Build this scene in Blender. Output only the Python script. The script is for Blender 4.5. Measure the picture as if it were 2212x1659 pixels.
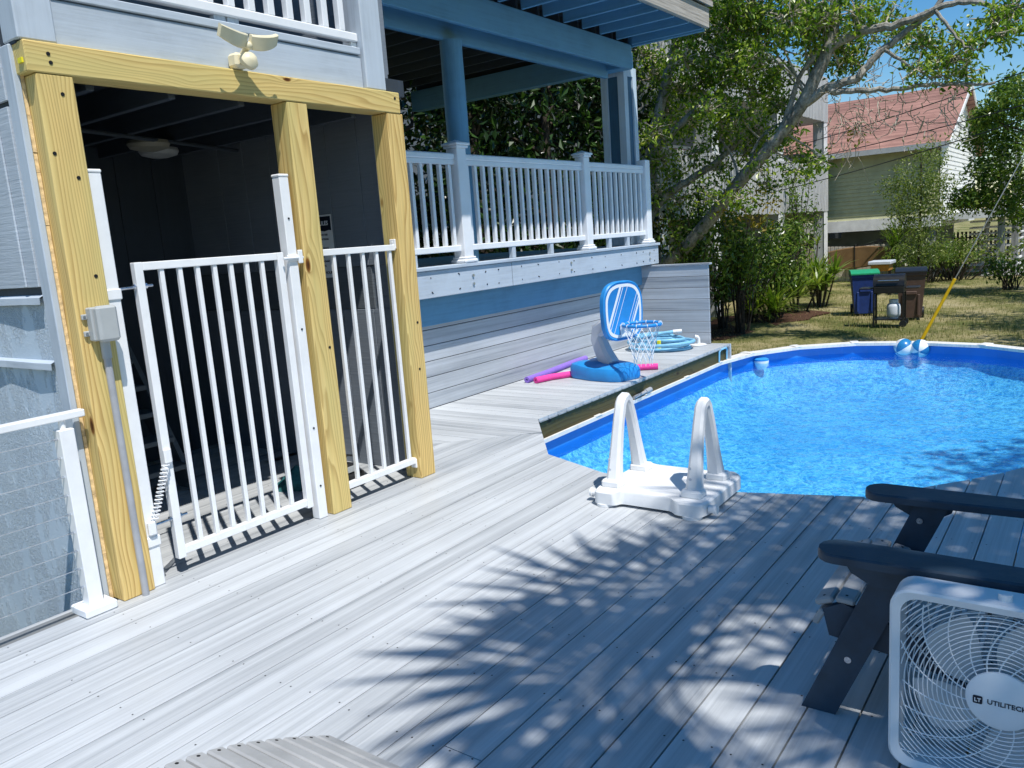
import bpy, bmesh, math, random
from mathutils import Vector, Matrix
R = math.radians
random.seed(7)
for o in list(bpy.data.objects): bpy.data.objects.remove(o)
scene = bpy.context.scene
COL = scene.collection

# ------------------------------------------------------------------ camera
PITCH, ROLL, YAW, EYE, FPX, PW, PH = R(10.235), R(4.216), R(36.57), 1.55, 1734.6, 2212.0, 1659.0
HD = Vector((math.cos(YAW), math.sin(YAW), 0)); UP0 = Vector((0, 0, 1))
FW = HD*math.cos(PITCH) - UP0*math.sin(PITCH)
U1 = HD*math.sin(PITCH) + UP0*math.cos(PITCH)
R1 = FW.cross(U1)
RT = R1*math.cos(ROLL) - U1*math.sin(ROLL)
UPV = R1*math.sin(ROLL) + U1*math.cos(ROLL)
cam = bpy.data.cameras.new('camera'); camo = bpy.data.objects.new('camera', cam); COL.objects.link(camo)
cam.sensor_width = 36; cam.lens = 36*FPX/PW; cam.clip_start = 0.05; cam.clip_end = 2000
m = Matrix((RT, UPV, -FW)).transposed().to_4x4(); m.translation = Vector((0, 0, EYE)); camo.matrix_world = m
scene.camera = camo
def at(x, y, axis, v):
    "point of the place seen in direction (x, y) on the plane axis = v"
    r = FW*FPX + RT*(x-PW/2) - UPV*(y-PH/2); i = 'xyz'.index(axis); c = Vector((0, 0, EYE))
    return c + r*((v-c[i])/r[i])

# ------------------------------------------------------------------ sky, sun, exposure
SUNV = Vector((-0.238, -0.466, 1.0)).normalized()
w = bpy.data.worlds.new('World'); scene.world = w; w.use_nodes = True
nt = w.node_tree; bg = nt.nodes['Background']
sky = nt.nodes.new('ShaderNodeTexSky'); sky.sky_type = 'NISHITA'; sky.sun_disc = False
sky.sun_elevation = math.asin(SUNV.z); sky.sun_rotation = math.atan2(SUNV.x, SUNV.y)
sky.altitude = 0; sky.air_density = 1.0; sky.dust_density = 0.15; sky.ozone_density = 2.5
hs = nt.nodes.new('ShaderNodeHueSaturation'); hs.inputs['Saturation'].default_value = 1.4; hs.inputs['Hue'].default_value = 0.498
nt.links.new(sky.outputs[0], hs.inputs['Color']); nt.links.new(hs.outputs[0], bg.inputs['Color'])
bg.inputs['Strength'].default_value = 0.118
sl = bpy.data.lights.new('sun', 'SUN'); sl.energy = 4.7; sl.angle = R(0.55); sl.color = (1.0, 0.965, 0.91)
so = bpy.data.objects.new('sun', sl); COL.objects.link(so)
so.rotation_euler = SUNV.to_track_quat('Z', 'Y').to_euler(); so.location = (0, 0, 30)
vs = scene.view_settings
scene.display_settings.display_device = 'sRGB'
vs.view_transform = 'Standard'; vs.look = 'None'; vs.exposure = 0.15; vs.gamma = 1.0; vs.use_curve_mapping = False
scene.render.engine = 'CYCLES'
scene.cycles.max_bounces = 8; scene.cycles.transparent_max_bounces = 12
scene.cycles.sample_clamp_indirect = 6

# ------------------------------------------------------------------ object helpers
WL = {}
def _link(o, parent, local):
    COL.objects.link(o)
    if parent is not None:
        o.parent = parent
        if not local: o.location = -WL.get(parent.name, Vector((0, 0, 0)))
    WL[o.name] = Vector((0, 0, 0))
    return o
def empty(name, loc=(0, 0, 0), rz=0):
    o = bpy.data.objects.new(name, None); COL.objects.link(o); o.empty_display_size = 0.1
    o.location = loc; o.rotation_euler = (0, 0, rz); WL[o.name] = Vector(loc)
    return o
def tag(o, label, cat, group=None, kind=None):
    o['label'] = label; o['category'] = cat
    if group: o['group'] = group
    if kind: o['kind'] = kind
    return o
def structure(o): o['kind'] = 'structure'; return o
def stuff(o): o['kind'] = 'stuff'; return o

class MB:
    def __init__(s): s.v = []; s.f = []
    def add(s, vs_, fs):
        n = len(s.v); s.v += [tuple(v) for v in vs_]; s.f += [tuple(i+n for i in f) for f in fs]; return s
    def box(s, x0, x1, y0, y1, z0, z1, b=0, M=None):
        if b <= 0:
            vv = [(x, y, z) for z in (z0, z1) for y in (y0, y1) for x in (x0, x1)]
            ff = [(0, 2, 3, 1), (4, 5, 7, 6), (0, 1, 5, 4), (2, 6, 7, 3), (0, 4, 6, 2), (1, 3, 7, 5)]
        else:
            b = min(b, (x1-x0)*.45, (y1-y0)*.45, (z1-z0)*.45)
            X, Y, Z = (x0, x1), (y0, y1), (z0, z1); vv = []; ix = {}
            for k in range(2):
                for j in range(2):
                    for i in range(2):
                        sx, sy, sz = (b, -b)[i], (b, -b)[j], (b, -b)[k]
                        for a, p in enumerate(((X[i], Y[j]+sy, Z[k]+sz), (X[i]+sx, Y[j], Z[k]+sz), (X[i]+sx, Y[j]+sy, Z[k]))):
                            ix[i, j, k, a] = len(vv); vv.append(p)
            g = ix.__getitem__; ff = []
            ff += [tuple(g((0, j, k, 0)) for j, k in ((0, 0), (0, 1), (1, 1), (1, 0))), tuple(g((1, j, k, 0)) for j, k in ((0, 0), (1, 0), (1, 1), (0, 1)))]
            ff += [tuple(g((i, 0, k, 1)) for i, k in ((0, 0), (1, 0), (1, 1), (0, 1))), tuple(g((i, 1, k, 1)) for i, k in ((0, 0), (0, 1), (1, 1), (1, 0)))]
            ff += [tuple(g((i, j, 0, 2)) for i, j in ((0, 0), (0, 1), (1, 1), (1, 0))), tuple(g((i, j, 1, 2)) for i, j in ((0, 0), (1, 0), (1, 1), (0, 1)))]
            for i in (0, 1):
                for j in (0, 1): ff.append((g((i, j, 0, 0)), g((i, j, 0, 1)), g((i, j, 1, 1)), g((i, j, 1, 0))))
            for i in (0, 1):
                for k in (0, 1): ff.append((g((i, 0, k, 0)), g((i, 0, k, 2)), g((i, 1, k, 2)), g((i, 1, k, 0))))
            for j in (0, 1):
                for k in (0, 1): ff.append((g((0, j, k, 1)), g((0, j, k, 2)), g((1, j, k, 2)), g((1, j, k, 1))))
            for i in (0, 1):
                for j in (0, 1):
                    for k in (0, 1): ff.append((g((i, j, k, 0)), g((i, j, k, 1)), g((i, j, k, 2))))
        if M is not None: vv = [M @ Vector(p) for p in vv]
        return s.add(vv, ff)
    def prism(s, poly, d, origin=(0, 0, 0), u=(1, 0, 0), v=(0, 1, 0), b=0):
        "polygon in the (u, v) plane, extruded by d along u x v; b chamfers the far edge"
        o, u, v = Vector(origin), Vector(u), Vector(v); n = u.cross(v).normalized(); k = len(poly)
        lo = [o+u*a+v*c for a, c in poly]
        if b:
            cx = sum(p[0] for p in poly)/k; cy = sum(p[1] for p in poly)/k
            e0 = max(abs(p[0]-cx) for p in poly); e1 = max(abs(p[1]-cy) for p in poly)
            mid = [p+n*(d-b if d > 0 else d+b) for p in lo]
            hi = [o+u*(cx+(a-cx)*(1-b/max(e0, 1e-6)))+v*(cy+(c-cy)*(1-b/max(e1, 1e-6)))+n*d for a, c in poly]
            vv = lo+mid+hi
            ff = [tuple(reversed(range(k))), tuple(range(2*k, 3*k))]
            for r_ in (0, k):
                ff += [(r_+i, r_+(i+1) % k, r_+k+(i+1) % k, r_+k+i) for i in range(k)]
        else:
            vv = lo+[p+n*d for p in lo]
            ff = [tuple(reversed(range(k))), tuple(range(k, 2*k))]+[(i, (i+1) % k, k+(i+1) % k, k+i) for i in range(k)]
        return s.add(vv, ff)
    def tube(s, pts, r, n=8, cap=True, closed=False):
        pts = [Vector(p) for p in pts]; k = len(pts)
        rs = r if isinstance(r, (list, tuple)) else [r]*k
        rings = []; prev = None
        for i, p in enumerate(pts):
            a = pts[i-1] if (i or closed) else p; c = pts[(i+1) % k] if (i < k-1 or closed) else p
            t = (c-a).normalized() if (c-a).length > 1e-9 else Vector((0, 0, 1))
            if prev is None:
                q = Vector((0, 0, 1)) if abs(t.z) < .9 else Vector((1, 0, 0))
                x = t.cross(q).normalized()
            else:
                x = (prev-t*prev.dot(t)); x = x.normalized() if x.length > 1e-9 else t.orthogonal().normalized()
            prev = x; y = t.cross(x)
            rings.append([p+(x*math.cos(2*math.pi*j/n)+y*math.sin(2*math.pi*j/n))*rs[i] for j in range(n)])
        vv = [q for rg in rings for q in rg]; ff = []
        for i in range(k if closed else k-1):
            a, b = i*n, ((i+1) % k)*n
            ff += [(a+j, a+(j+1) % n, b+(j+1) % n, b+j) for j in range(n)]
        if cap and not closed: ff += [tuple(reversed(range(n))), tuple(range((k-1)*n, k*n))]
        return s.add(vv, ff)
    def cyl(s, p0, p1, r0, r1=None, n=16): return s.tube([p0, p1], [r0, r0 if r1 is None else r1], n)
    def lathe(s, prof, n=20, M=None):
        vv = []; ff = []; k = len(prof)
        for j in range(n):
            a = 2*math.pi*j/n
            vv += [(r*math.cos(a), r*math.sin(a), z) for r, z in prof]
        for j in range(n):
            for i in range(k-1):
                a, b = j*k+i, ((j+1) % n)*k+i
                ff.append((a, b, b+1, a+1))
        if prof[0][0] > 1e-6: ff.append(tuple(reversed([j*k for j in range(n)])))
        if prof[-1][0] > 1e-6: ff.append(tuple(j*k+k-1 for j in range(n)))
        if M is not None: vv = [M @ Vector(p) for p in vv]
        return s.add(vv, ff)
    def sphere(s, c, r, n=14, m_=9, sc=(1, 1, 1)):
        prof = [(math.sin(math.pi*i/m_), -math.cos(math.pi*i/m_)) for i in range(m_+1)]
        M = Matrix.Translation(Vector(c)) @ Matrix.Diagonal((r*sc[0], r*sc[1], r*sc[2], 1))
        return s.lathe([(max(a, 1e-7), z) for a, z in prof], n, M)
    def mesh(s, name):
        me = bpy.data.meshes.new(name); me.from_pydata(s.v, [], s.f); me.validate(); return me
    def build(s, name, mat, parent=None, smooth=False, local=False):
        me = s.mesh(name)
        bm = bmesh.new(); bm.from_mesh(me)
        bmesh.ops.remove_doubles(bm, verts=bm.verts, dist=1e-6)
        bmesh.ops.recalc_face_normals(bm, faces=bm.faces); bm.to_mesh(me); bm.free()
        if smooth:
            me.shade_smooth()
            try: me.set_sharp_from_angle(angle=R(smooth if smooth > 1 else 40))
            except Exception: pass
        me.materials.append(mat)
        return _link(bpy.data.objects.new(name, me), parent, local)
def raw(name, v, f, mat, parent=None, smooth=False):
    me = bpy.data.meshes.new(name); me.from_pydata(v, [], f)
    if smooth: me.shade_smooth()
    me.materials.append(mat); return _link(bpy.data.objects.new(name, me), parent, False)
def text(name, s, size, M, mat, parent=None, depth=0.0008, bold=0.0):
    cu = bpy.data.curves.new(name, 'FONT'); cu.body = s; cu.size = size; cu.extrude = depth; cu.offset = bold; cu.align_x = 'CENTER'; cu.align_y = 'CENTER'
    cu.resolution_u = 3
    t = bpy.data.objects.new(name, cu); COL.objects.link(t)
    dg = bpy.context.evaluated_depsgraph_get(); me = bpy.data.meshes.new_from_object(t.evaluated_get(dg))
    bpy.data.objects.remove(t); me.transform(M); me.materials.clear(); me.materials.append(mat); me.name = name
    return _link(bpy.data.objects.new(name, me), parent, False)

# ------------------------------------------------------------------ material helpers
class NT:
    def __init__(s, name):
        s.m = bpy.data.materials.new(name); s.m.use_nodes = True; s.t = s.m.node_tree
        s.p = s.t.nodes['Principled BSDF']; s.out = s.t.nodes['Material Output']
        s.tc = None
    def n(s, typ, **kw):
        nd = s.t.nodes.new(typ)
        for k, v in kw.items(): setattr(nd, k, v)
        return nd
    def l(s, a, b): s.t.links.new(a, b)
    def setin(s, sock, v):
        if isinstance(v, bpy.types.NodeSocket): s.l(v, sock)
        else: sock.default_value = v
    def coord(s, which='Object'):
        if s.tc is None: s.tc = s.n('ShaderNodeTexCoord')
        return s.tc.outputs[which]
    def rnd(s): return s.n('ShaderNodeObjectInfo').outputs['Random']
    def map(s, vec, scale=(1, 1, 1), loc=(0, 0, 0), rot=(0, 0, 0)):
        nd = s.n('ShaderNodeMapping'); s.l(vec, nd.inputs[0])
        s.setin(nd.inputs['Location'], loc); nd.inputs['Rotation'].default_value = rot; nd.inputs['Scale'].default_value = scale
        return nd.outputs[0]
    def noise(s, vec, scale=5, detail=4, rough=.5, dist=0, out='Fac'):
        nd = s.n('ShaderNodeTexNoise'); s.l(vec, nd.inputs['Vector'])
        nd.inputs['Scale'].default_value = scale; nd.inputs['Detail'].default_value = detail
        nd.inputs['Roughness'].default_value = rough; nd.inputs['Distortion'].default_value = dist
        return nd.outputs[out]
    def voro(s, vec, scale=5, feature='F1', out='Distance', rnd=1.0):
        nd = s.n('ShaderNodeTexVoronoi', feature=feature); s.l(vec, nd.inputs['Vector'])
        nd.inputs['Scale'].default_value = scale
        if 'Randomness' in nd.inputs: nd.inputs['Randomness'].default_value = rnd
        return nd.outputs[out]
    def math(s, op, a, b=0.0, c=0.0, clamp=False):
        nd = s.n('ShaderNodeMath', operation=op, use_clamp=clamp)
        for i, v in enumerate((a, b, c)): s.setin(nd.inputs[i], v)
        return nd.outputs[0]
    def vmath(s, op, a, b=(0, 0, 0)):
        nd = s.n('ShaderNodeVectorMath', operation=op); s.setin(nd.inputs[0], a); s.setin(nd.inputs[1], b); return nd.outputs[0]
    def ramp(s, fac, stops, interp='LINEAR'):
        nd = s.n('ShaderNodeValToRGB'); s.l(fac, nd.inputs[0]); cr = nd.color_ramp; cr.interpolation = interp
        while len(cr.elements) < len(stops): cr.elements.new(.5)
        for e, (p, c) in zip(cr.elements, stops):
            e.position = p; e.color = (c, c, c, 1) if not isinstance(c, (tuple, list)) else tuple(c)+(1,)
        return nd.outputs[0]
    def mix(s, fac, a, b, mode='MIX'):
        nd = s.n('ShaderNodeMix', data_type='RGBA', blend_type=mode)
        s.setin(nd.inputs[0], fac)
        for sk, v in ((nd.inputs[6], a), (nd.inputs[7], b)):
            s.setin(sk, v if isinstance(v, bpy.types.NodeSocket) else tuple(v)+(1,))
        return nd.outputs[2]
    def bump(s, h, strength=.3, dist=.01):
        nd = s.n('ShaderNodeBump'); nd.inputs['Strength'].default_value = strength; nd.inputs['Distance'].default_value = dist
        s.l(h, nd.inputs['Height']); s.l(nd.outputs[0], s.p.inputs['Normal']); return nd
    def base(s, c, rough=.6, spec=.5, metal=0):
        s.setin(s.p.inputs['Base Color'], c if isinstance(c, bpy.types.NodeSocket) else tuple(c)+(1,))
        s.setin(s.p.inputs['Roughness'], rough); s.p.inputs['Specular IOR Level'].default_value = spec; s.p.inputs['Metallic'].default_value = metal
        return s.m

def sep(t, vec):
    nd = t.n('ShaderNodeSeparateXYZ'); t.l(vec, nd.inputs[0]); return nd.outputs
def plain(name, c, rough=.5, spec=.5, metal=0, var=.06, scale=8, bump=0.0, bscale=120):
    "paint or plastic with slight mottling and dirt"
    t = NT(name); o = t.coord()
    f = t.noise(o, scale, 5, .6)
    lo = tuple(max(0, x*(1-var*2)) for x in c); hi = tuple(min(1, x*(1+var)) for x in c)
    col = t.ramp(f, [(.3, lo), (.65, hi)])
    rr = t.math('ADD', t.math('MULTIPLY', t.noise(o, scale*4, 3), .2), rough-.1)
    if bump: t.bump(t.noise(o, bscale, 3, .6), bump, .002)
    return t.base(col, rr, spec, metal)

def composite(name, along, stripes=1.0, lo=(.27, .29, .31), hi=(.48, .503, .522)):
    "capped composite decking: long streaks along the board; each board its own shade"
    t = NT(name); o = t.coord(); r = t.rnd()
    off = t.n('ShaderNodeCombineXYZ')
    t.l(t.math('MULTIPLY', r, 37.0), off.inputs[0]); t.l(t.math('MULTIPLY', r, 61.0), off.inputs[1]); t.l(t.math('MULTIPLY', r, 23.0), off.inputs[2])
    p = t.vmath('ADD', o, off.outputs[0])
    sc = {'x': (.55, 22, 22), 'y': (22, .55, 22)}[along]
    sc2 = {'x': (1.2, 110, 110), 'y': (110, 1.2, 110)}[along]
    sc3 = {'x': (.22, 9, 9), 'y': (9, .22, 9)}[along]
    a = t.noise(t.map(p, sc), 1.0, 5, .62); b = t.noise(t.map(p, sc2), 1.0, 4, .6); c = t.noise(t.map(p, sc3), 1.0, 2, .5)
    g = t.math('ADD', t.math('MULTIPLY', a, .5), t.math('ADD', t.math('MULTIPLY', b, .28), t.math('MULTIPLY', c, .30)))
    g = t.math('ADD', g, t.math('MULTIPLY', t.math('SUBTRACT', r, .5), .15))
    mid = tuple(x*.62+y*.38 for x, y in zip(hi, lo))
    col = t.ramp(g, [(.37, lo), (.46, mid), (.54, tuple(x*.97 for x in hi)), (.66, tuple(min(1, x*1.16) for x in hi))])
    dirt = t.ramp(t.noise(o, 1.3, 6, .65), [(.35, .90), (.6, 1.0)])
    col = t.mix(1.0, col, dirt, 'MULTIPLY')
    t.bump(t.math('ADD', t.math('MULTIPLY', b, .7), t.math('MULTIPLY', a, .5)), .5, .003)
    rr = t.ramp(t.noise(o, 3, 4), [(.3, .42), (.7, .62)])
    return t.base(col, rr, .35)

def pine(name, along, seed=0.0, tint=(1, 1, 1), kn_=1.0):
    "pressure treated yellow pine: cathedral rings, knots, faint green"
    t = NT(name); o = t.coord(); r = t.rnd()
    off = t.n('ShaderNodeCombineXYZ')
    t.l(t.math('MULTIPLY', r, 13.0), off.inputs[0]); t.l(t.math('MULTIPLY', r, 29.0), off.inputs[1]); t.l(t.math('MULTIPLY', r, 17.0), off.inputs[2])
    p = t.vmath('ADD', o, off.outputs[0]); p = t.vmath('ADD', p, (seed, seed*1.7, seed*2.3))
    S = {'x': (.55, 5, 5), 'z': (5, 5, .55)}[along]; q = t.map(p, S)
    K = {'x': (2.6, 6.6, 6.6), 'z': (6.6, 6.6, 2.6)}[along]
    kd = t.voro(t.map(p, K), 1.0)
    bend = t.math('MULTIPLY', t.math('POWER', 2.718, t.math('MULTIPLY', kd, -7.0)), 2.6)
    s_ = sep(t, q)
    u = t.math('ADD', s_[1], t.math('MULTIPLY', s_[0 if along == 'z' else 2], .9))
    n1 = t.noise(q, .8, 2, .5); n2 = t.noise(t.map(p, {'x': (3, 60, 60), 'z': (60, 60, 3)}[along]), 1.0, 3, .6)
    g = t.math('ADD', t.math('MULTIPLY', u, 9.0), t.math('ADD', t.math('MULTIPLY', n1, 17.0), bend))
    ring = t.math('FRACT', g)
    ringc = t.ramp(ring, [(0, (.77, .562, .225)), (.5, (.71, .505, .185)), (.80, (.54, .35, .12)), (.92, (.49, .305, .095)), (1.0, (.75, .545, .215))])
    fine = t.ramp(n2, [(.3, .86), (.7, 1.05)])
    col = t.mix(1.0, ringc, fine, 'MULTIPLY')
    gr = t.ramp(t.noise(t.map(p, {'x': (.6, 4, 4), 'z': (4, 4, .6)}[along]), 1.0, 2), [(.42, 0.0), (.62, .5)])
    col = t.mix(gr, col, (.52, .50, .20))
    kn = t.ramp(kd, [(.06*kn_, (.12, .055, .02)), (.10*kn_, (.36, .19, .07)), (.15*kn_, (1, 1, 1))])
    col = t.mix(1.0, col, kn, 'MULTIPLY')
    col = t.mix(1.0, col, tint, 'MULTIPLY')
    t.bump(t.math('ADD', t.math('MULTIPLY', ring, .5), n2), .25, .0015)
    return t.base(col, .62, .3)

def painted_wood(name, c, along='x', chips=True, rough=.6, seed=0):
    "brush-painted lumber with grain, drips and small chips"
    t = NT(name); o = t.coord(); r = t.rnd()
    p = t.vmath('ADD', o, (seed, seed*2, seed*3))
    S = {'x': (2, 40, 40), 'y': (40, 2, 40), 'z': (40, 40, 2)}[along]
    g = t.noise(t.map(p, S), 1.0, 4, .6); l = t.noise(p, 2.3, 5, .65)
    col = t.ramp(t.math('ADD', t.math('MULTIPLY', g, .45), t.math('MULTIPLY', l, .55)), [(.32, tuple(x*.80 for x in c)), (.5, c), (.68, tuple(min(1, x*1.10) for x in c))])
    if chips:
        ch = t.ramp(t.noise(t.map(p, tuple(x*.35 for x in S)), 3.0, 6, .7), [(.685, 0.0), (.70, 1.0)])
        col = t.mix(ch, col, tuple(x*.30 for x in c))
    t.bump(g, .45, .003)
    return t.base(col, rough, .35)

M = {}
GREY = (.46, .525, .60)
M['deck_x'] = composite('composite_x', 'x'); M['deck_y'] = composite('composite_y', 'y')
M['skirt'] = composite('composite_skirt', 'x', lo=(.22, .25, .29), hi=(.45, .485, .53))
M['endwall'] = composite('composite_endwall', 'y', lo=(.22, .25, .29), hi=(.45, .485, .53))
M['pine_x'] = pine('yellow_pine_beam', 'x', 4.3, (1, 1, 1), .55); M['pine_z'] = pine('yellow_pine_post', 'z', 5.7)
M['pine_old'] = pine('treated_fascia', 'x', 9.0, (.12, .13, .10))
M['grey_x'] = painted_wood('grey_paint_x', GREY, 'x'); M['grey_z'] = painted_wood('grey_paint_z', GREY, 'z', False, .6, 3); M['grey_y'] = painted_wood('grey_paint_y', GREY, 'y', False, .6, 5)
M['blue_x'] = painted_wood('blue_grey_paint_x', (.13, .32, .50), 'x', False, .55, 8)
M['blue_y'] = painted_wood('blue_grey_paint_y', (.13, .32, .50), 'y', False, .55, 9)
M['blue_z'] = painted_wood('blue_grey_paint_z', (.14, .33, .50), 'z', True, .55, 11)
M['inset'] = painted_wood('slate_blue_inset', (.045, .13, .22), 'z', False, .5, 12)
M['interior'] = painted_wood('shade_toned_interior', (.04, .052, .068), 'z', False, .7, 14)  # near-black tone puts the entry's shade into the wall colour
M['interior_y'] = painted_wood('shade_toned_joist', (.05, .065, .085), 'y', False, .7, 15)  # joists and inner rafters: shade under the roofs put into the colour
M['stair'] = painted_wood('stair_paint', (.10, .12, .14), 'x', False, .6, 16)
M['vinyl'] = plain('white_vinyl', (.80, .82, .85), .35, .5, var=.03, scale=5)
M['white_metal'] = plain('white_powder_coat', (.82, .83, .84), .32, .5, var=.03, scale=9)
M['white_plastic'] = plain('white_moulded_plastic', (.76, .77, .78), .45, .4, var=.05, scale=6, bump=.15, bscale=160)
M['zinc'] = plain('zinc_steel', (.55, .58, .62), .3, .5, 1.0, var=.1, scale=30)
M['cable'] = plain('steel_cable', (.62, .64, .66), .35, .5, .8, var=.1, scale=60)
M['black'] = plain('black_plastic', (.015, .016, .018), .4, .5, var=.1, scale=12)
M['black_metal'] = plain('black_enamel', (.012, .012, .013), .35, .5, var=.2, scale=9)
M['screw'] = plain('dark_screw', (.02, .02, .022), .5, .5, .5)
M['cream'] = plain('aged_cream_plastic', (.74, .67, .47), .4, .45, var=.05, scale=10)
M['shaded_cream'] = plain('shaded_cream_plastic', (.26, .25, .20), .5, .3)  # darkened cream, with the dimness of the entry in its colour
M['lens'] = plain('lamp_lens', (.55, .55, .52), .25, .6, var=.05)
M['greyplastic'] = plain('grey_electrical_plastic', (.40, .42, .42), .5, .4, var=.04, scale=10, bump=.1)
M['conduit'] = plain('grey_conduit', (.36, .37, .39), .45, .4, var=.06, scale=14)
M['hoop_blue'] = plain('blue_moulded_plastic', (.02, .26, .66), .42, .45, var=.06, scale=7, bump=.12, bscale=200)
M['hoop_print'] = plain('white_print', (.78, .80, .84), .5, .4, var=.02)
M['pole_grey'] = plain('pale_grey_plastic', (.56, .60, .66), .45, .4, var=.04)
M['net'] = plain('white_nylon_net', (.80, .81, .83), .8, .2, var=.06, scale=40)
M['pink'] = plain('pink_foam', (.78, .075, .34), .9, .15, var=.06, scale=30, bump=.5, bscale=260)
M['purple'] = plain('purple_foam', (.27, .17, .60), .9, .15, var=.06, scale=30, bump=.5, bscale=260)
M['hose'] = plain('pale_blue_hose', (.21, .50, .72), .45, .4, var=.08, scale=14)
M['navy'] = plain('navy_poly_lumber', (.022, .044, .072), .50, .45, var=.15, scale=10, bump=.25, bscale=70)
M['slat'] = plain('warm_grey_poly_lumber', (.36, .375, .39), .55, .35, var=.1, scale=7, bump=.3, bscale=60)
M['slat_warm'] = plain('beige_grey_poly_lumber', (.37, .375, .375), .55, .35, var=.08, scale=7, bump=.3, bscale=60)
M['fan'] = plain('white_fan_plastic', (.74, .77, .80), .38, .5, var=.03, scale=6)
M['fan_blade'] = plain('pale_fan_blade', (.50, .53, .55), .4, .5, var=.03)
M['ink'] = plain('dark_print', (.012, .016, .03), .5, .3)
M['yellow'] = plain('yellow_guard', (.86, .55, .012), .45, .45, var=.06, scale=5)
M['yellow_tag'] = plain('yellow_tag', (.80, .72, .03), .5, .3)
M['green'] = plain('green_lid', (.02, .30, .13), .45, .45, var=.08)
M['bin_blue'] = plain('blue_bin_plastic', (.016, .045, .20), .5, .4, var=.1)
M['bin_brown'] = plain('brown_bin_plastic', (.10, .060, .045), .55, .4, var=.1)
M['teal'] = plain('teal_cloth', (.03, .14, .15), .85, .2, var=.2, scale=20)

# ------------------------------------------------------------------ stucco, siding, liner, lawn, water
t = NT('textured_stucco'); o = t.coord()
patch = t.ramp(t.noise(t.map(o, (1, 2.6, 1.2)), 2.6, 3, .6), [(.42, .1), (.50, 1.0)])
fine = t.noise(o, 62, 4, .65, 1.0)
h = t.math('MULTIPLY', t.ramp(fine, [(.42, 0.0), (.60, 1.0)]), patch)
t.bump(h, .8, .006)
M['stucco'] = t.base(t.ramp(t.noise(o, 4, 5), [(.3, (.49, .58, .67)), (.7, (.54, .635, .725))]), .75, .25)

def siding(name, c, groove_axis=None):
    t = NT(name); o = t.coord()
    s_ = sep(t, o)
    g = t.noise(t.map(o, (18, 3, 90)), 1.0, 4, .65)
    col = t.ramp(t.math('ADD', t.math('MULTIPLY', g, .5), t.math('MULTIPLY', t.noise(o, 3, 4), .5)), [(.33, tuple(x*.82 for x in c)), (.6, c), (.7, tuple(x*1.06 for x in c))])
    t.bump(g, .7, .004)
    return t.base(col, .65, .3)
M['siding'] = siding('rough_sawn_siding', (.47, .53, .60)); M['siding_shaded'] = siding('rough_sawn_siding_shaded', (.20, .23, .27))  # second siding is the same boards with shade mixed into the colour
M['dark_band'] = siding('dark_repair_board', (.12, .14, .16))
M['raw_edge'] = plain('raw_plywood_edge', (.78, .58, .32), .8, .2, var=.2, scale=40)

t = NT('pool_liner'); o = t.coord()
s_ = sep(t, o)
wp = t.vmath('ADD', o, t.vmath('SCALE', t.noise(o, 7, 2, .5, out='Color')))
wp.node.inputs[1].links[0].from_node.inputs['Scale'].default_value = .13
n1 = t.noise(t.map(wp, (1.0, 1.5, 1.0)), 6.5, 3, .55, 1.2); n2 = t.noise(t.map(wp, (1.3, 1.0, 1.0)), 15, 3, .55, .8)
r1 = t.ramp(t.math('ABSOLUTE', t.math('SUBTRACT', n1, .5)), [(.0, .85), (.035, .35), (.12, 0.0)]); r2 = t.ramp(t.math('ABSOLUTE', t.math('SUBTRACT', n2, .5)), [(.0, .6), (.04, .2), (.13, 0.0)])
pr = t.math('ADD', r1, r2)  # pale ripple lines in the liner colour stand in for caustic light
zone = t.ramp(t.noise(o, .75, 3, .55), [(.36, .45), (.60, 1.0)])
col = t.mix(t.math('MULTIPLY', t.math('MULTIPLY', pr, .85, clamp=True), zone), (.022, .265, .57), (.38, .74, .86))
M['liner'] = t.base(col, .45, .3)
M['liner_wall'] = plain('pool_liner_wall', (.018, .20, .64), .4, .4, var=.06, scale=3)
M['pool_wall'] = plain('pool_outer_wall', (.62, .63, .62), .5, .4, var=.06)
t = NT('pool_rim_resin'); o = t.coord()
st = t.noise(t.map(o, (3, 60, 3)), 1.0, 4, .6); dirt = t.noise(o, 6, 6, .7)
col = t.ramp(t.math('ADD', t.math('MULTIPLY', st, .35), t.math('MULTIPLY', dirt, .65)), [(.32, (.50, .48, .45)), (.46, (.70, .69, .66)), (.6, (.78, .77, .74))])
t.bump(st, .2, .002)
M['rim'] = t.base(col, .5, .4)

t = NT('pool_water'); o = t.coord()
nz = t.math('ADD', t.noise(t.map(o, (1, 1.25, 1)), 5.5, 3, .55, .6), t.math('MULTIPLY', t.noise(o, 17, 2, .5, .4), .35))
bp = t.n('ShaderNodeBump'); bp.inputs['Strength'].default_value = .55; bp.inputs['Distance'].default_value = .028; t.l(nz, bp.inputs['Height'])
fr = t.n('ShaderNodeFresnel'); fr.inputs['IOR'].default_value = 1.33; t.l(bp.outputs[0], fr.inputs['Normal'])
gl = t.n('ShaderNodeBsdfGlossy'); gl.inputs['Roughness'].default_value = .03; t.l(bp.outputs[0], gl.inputs['Normal']); gl.inputs['Color'].default_value = (.9, .95, 1, 1)
tr = t.n('ShaderNodeBsdfTransparent'); tr.inputs['Color'].default_value = (.58, .88, .985, 1)
mx = t.n('ShaderNodeMixShader'); t.l(fr.outputs[0], mx.inputs[0]); t.l(tr.outputs[0], mx.inputs[1]); t.l(gl.outputs[0], mx.inputs[2])
t.l(mx.outputs[0], t.out.inputs['Surface']); M['water'] = t.m

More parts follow.
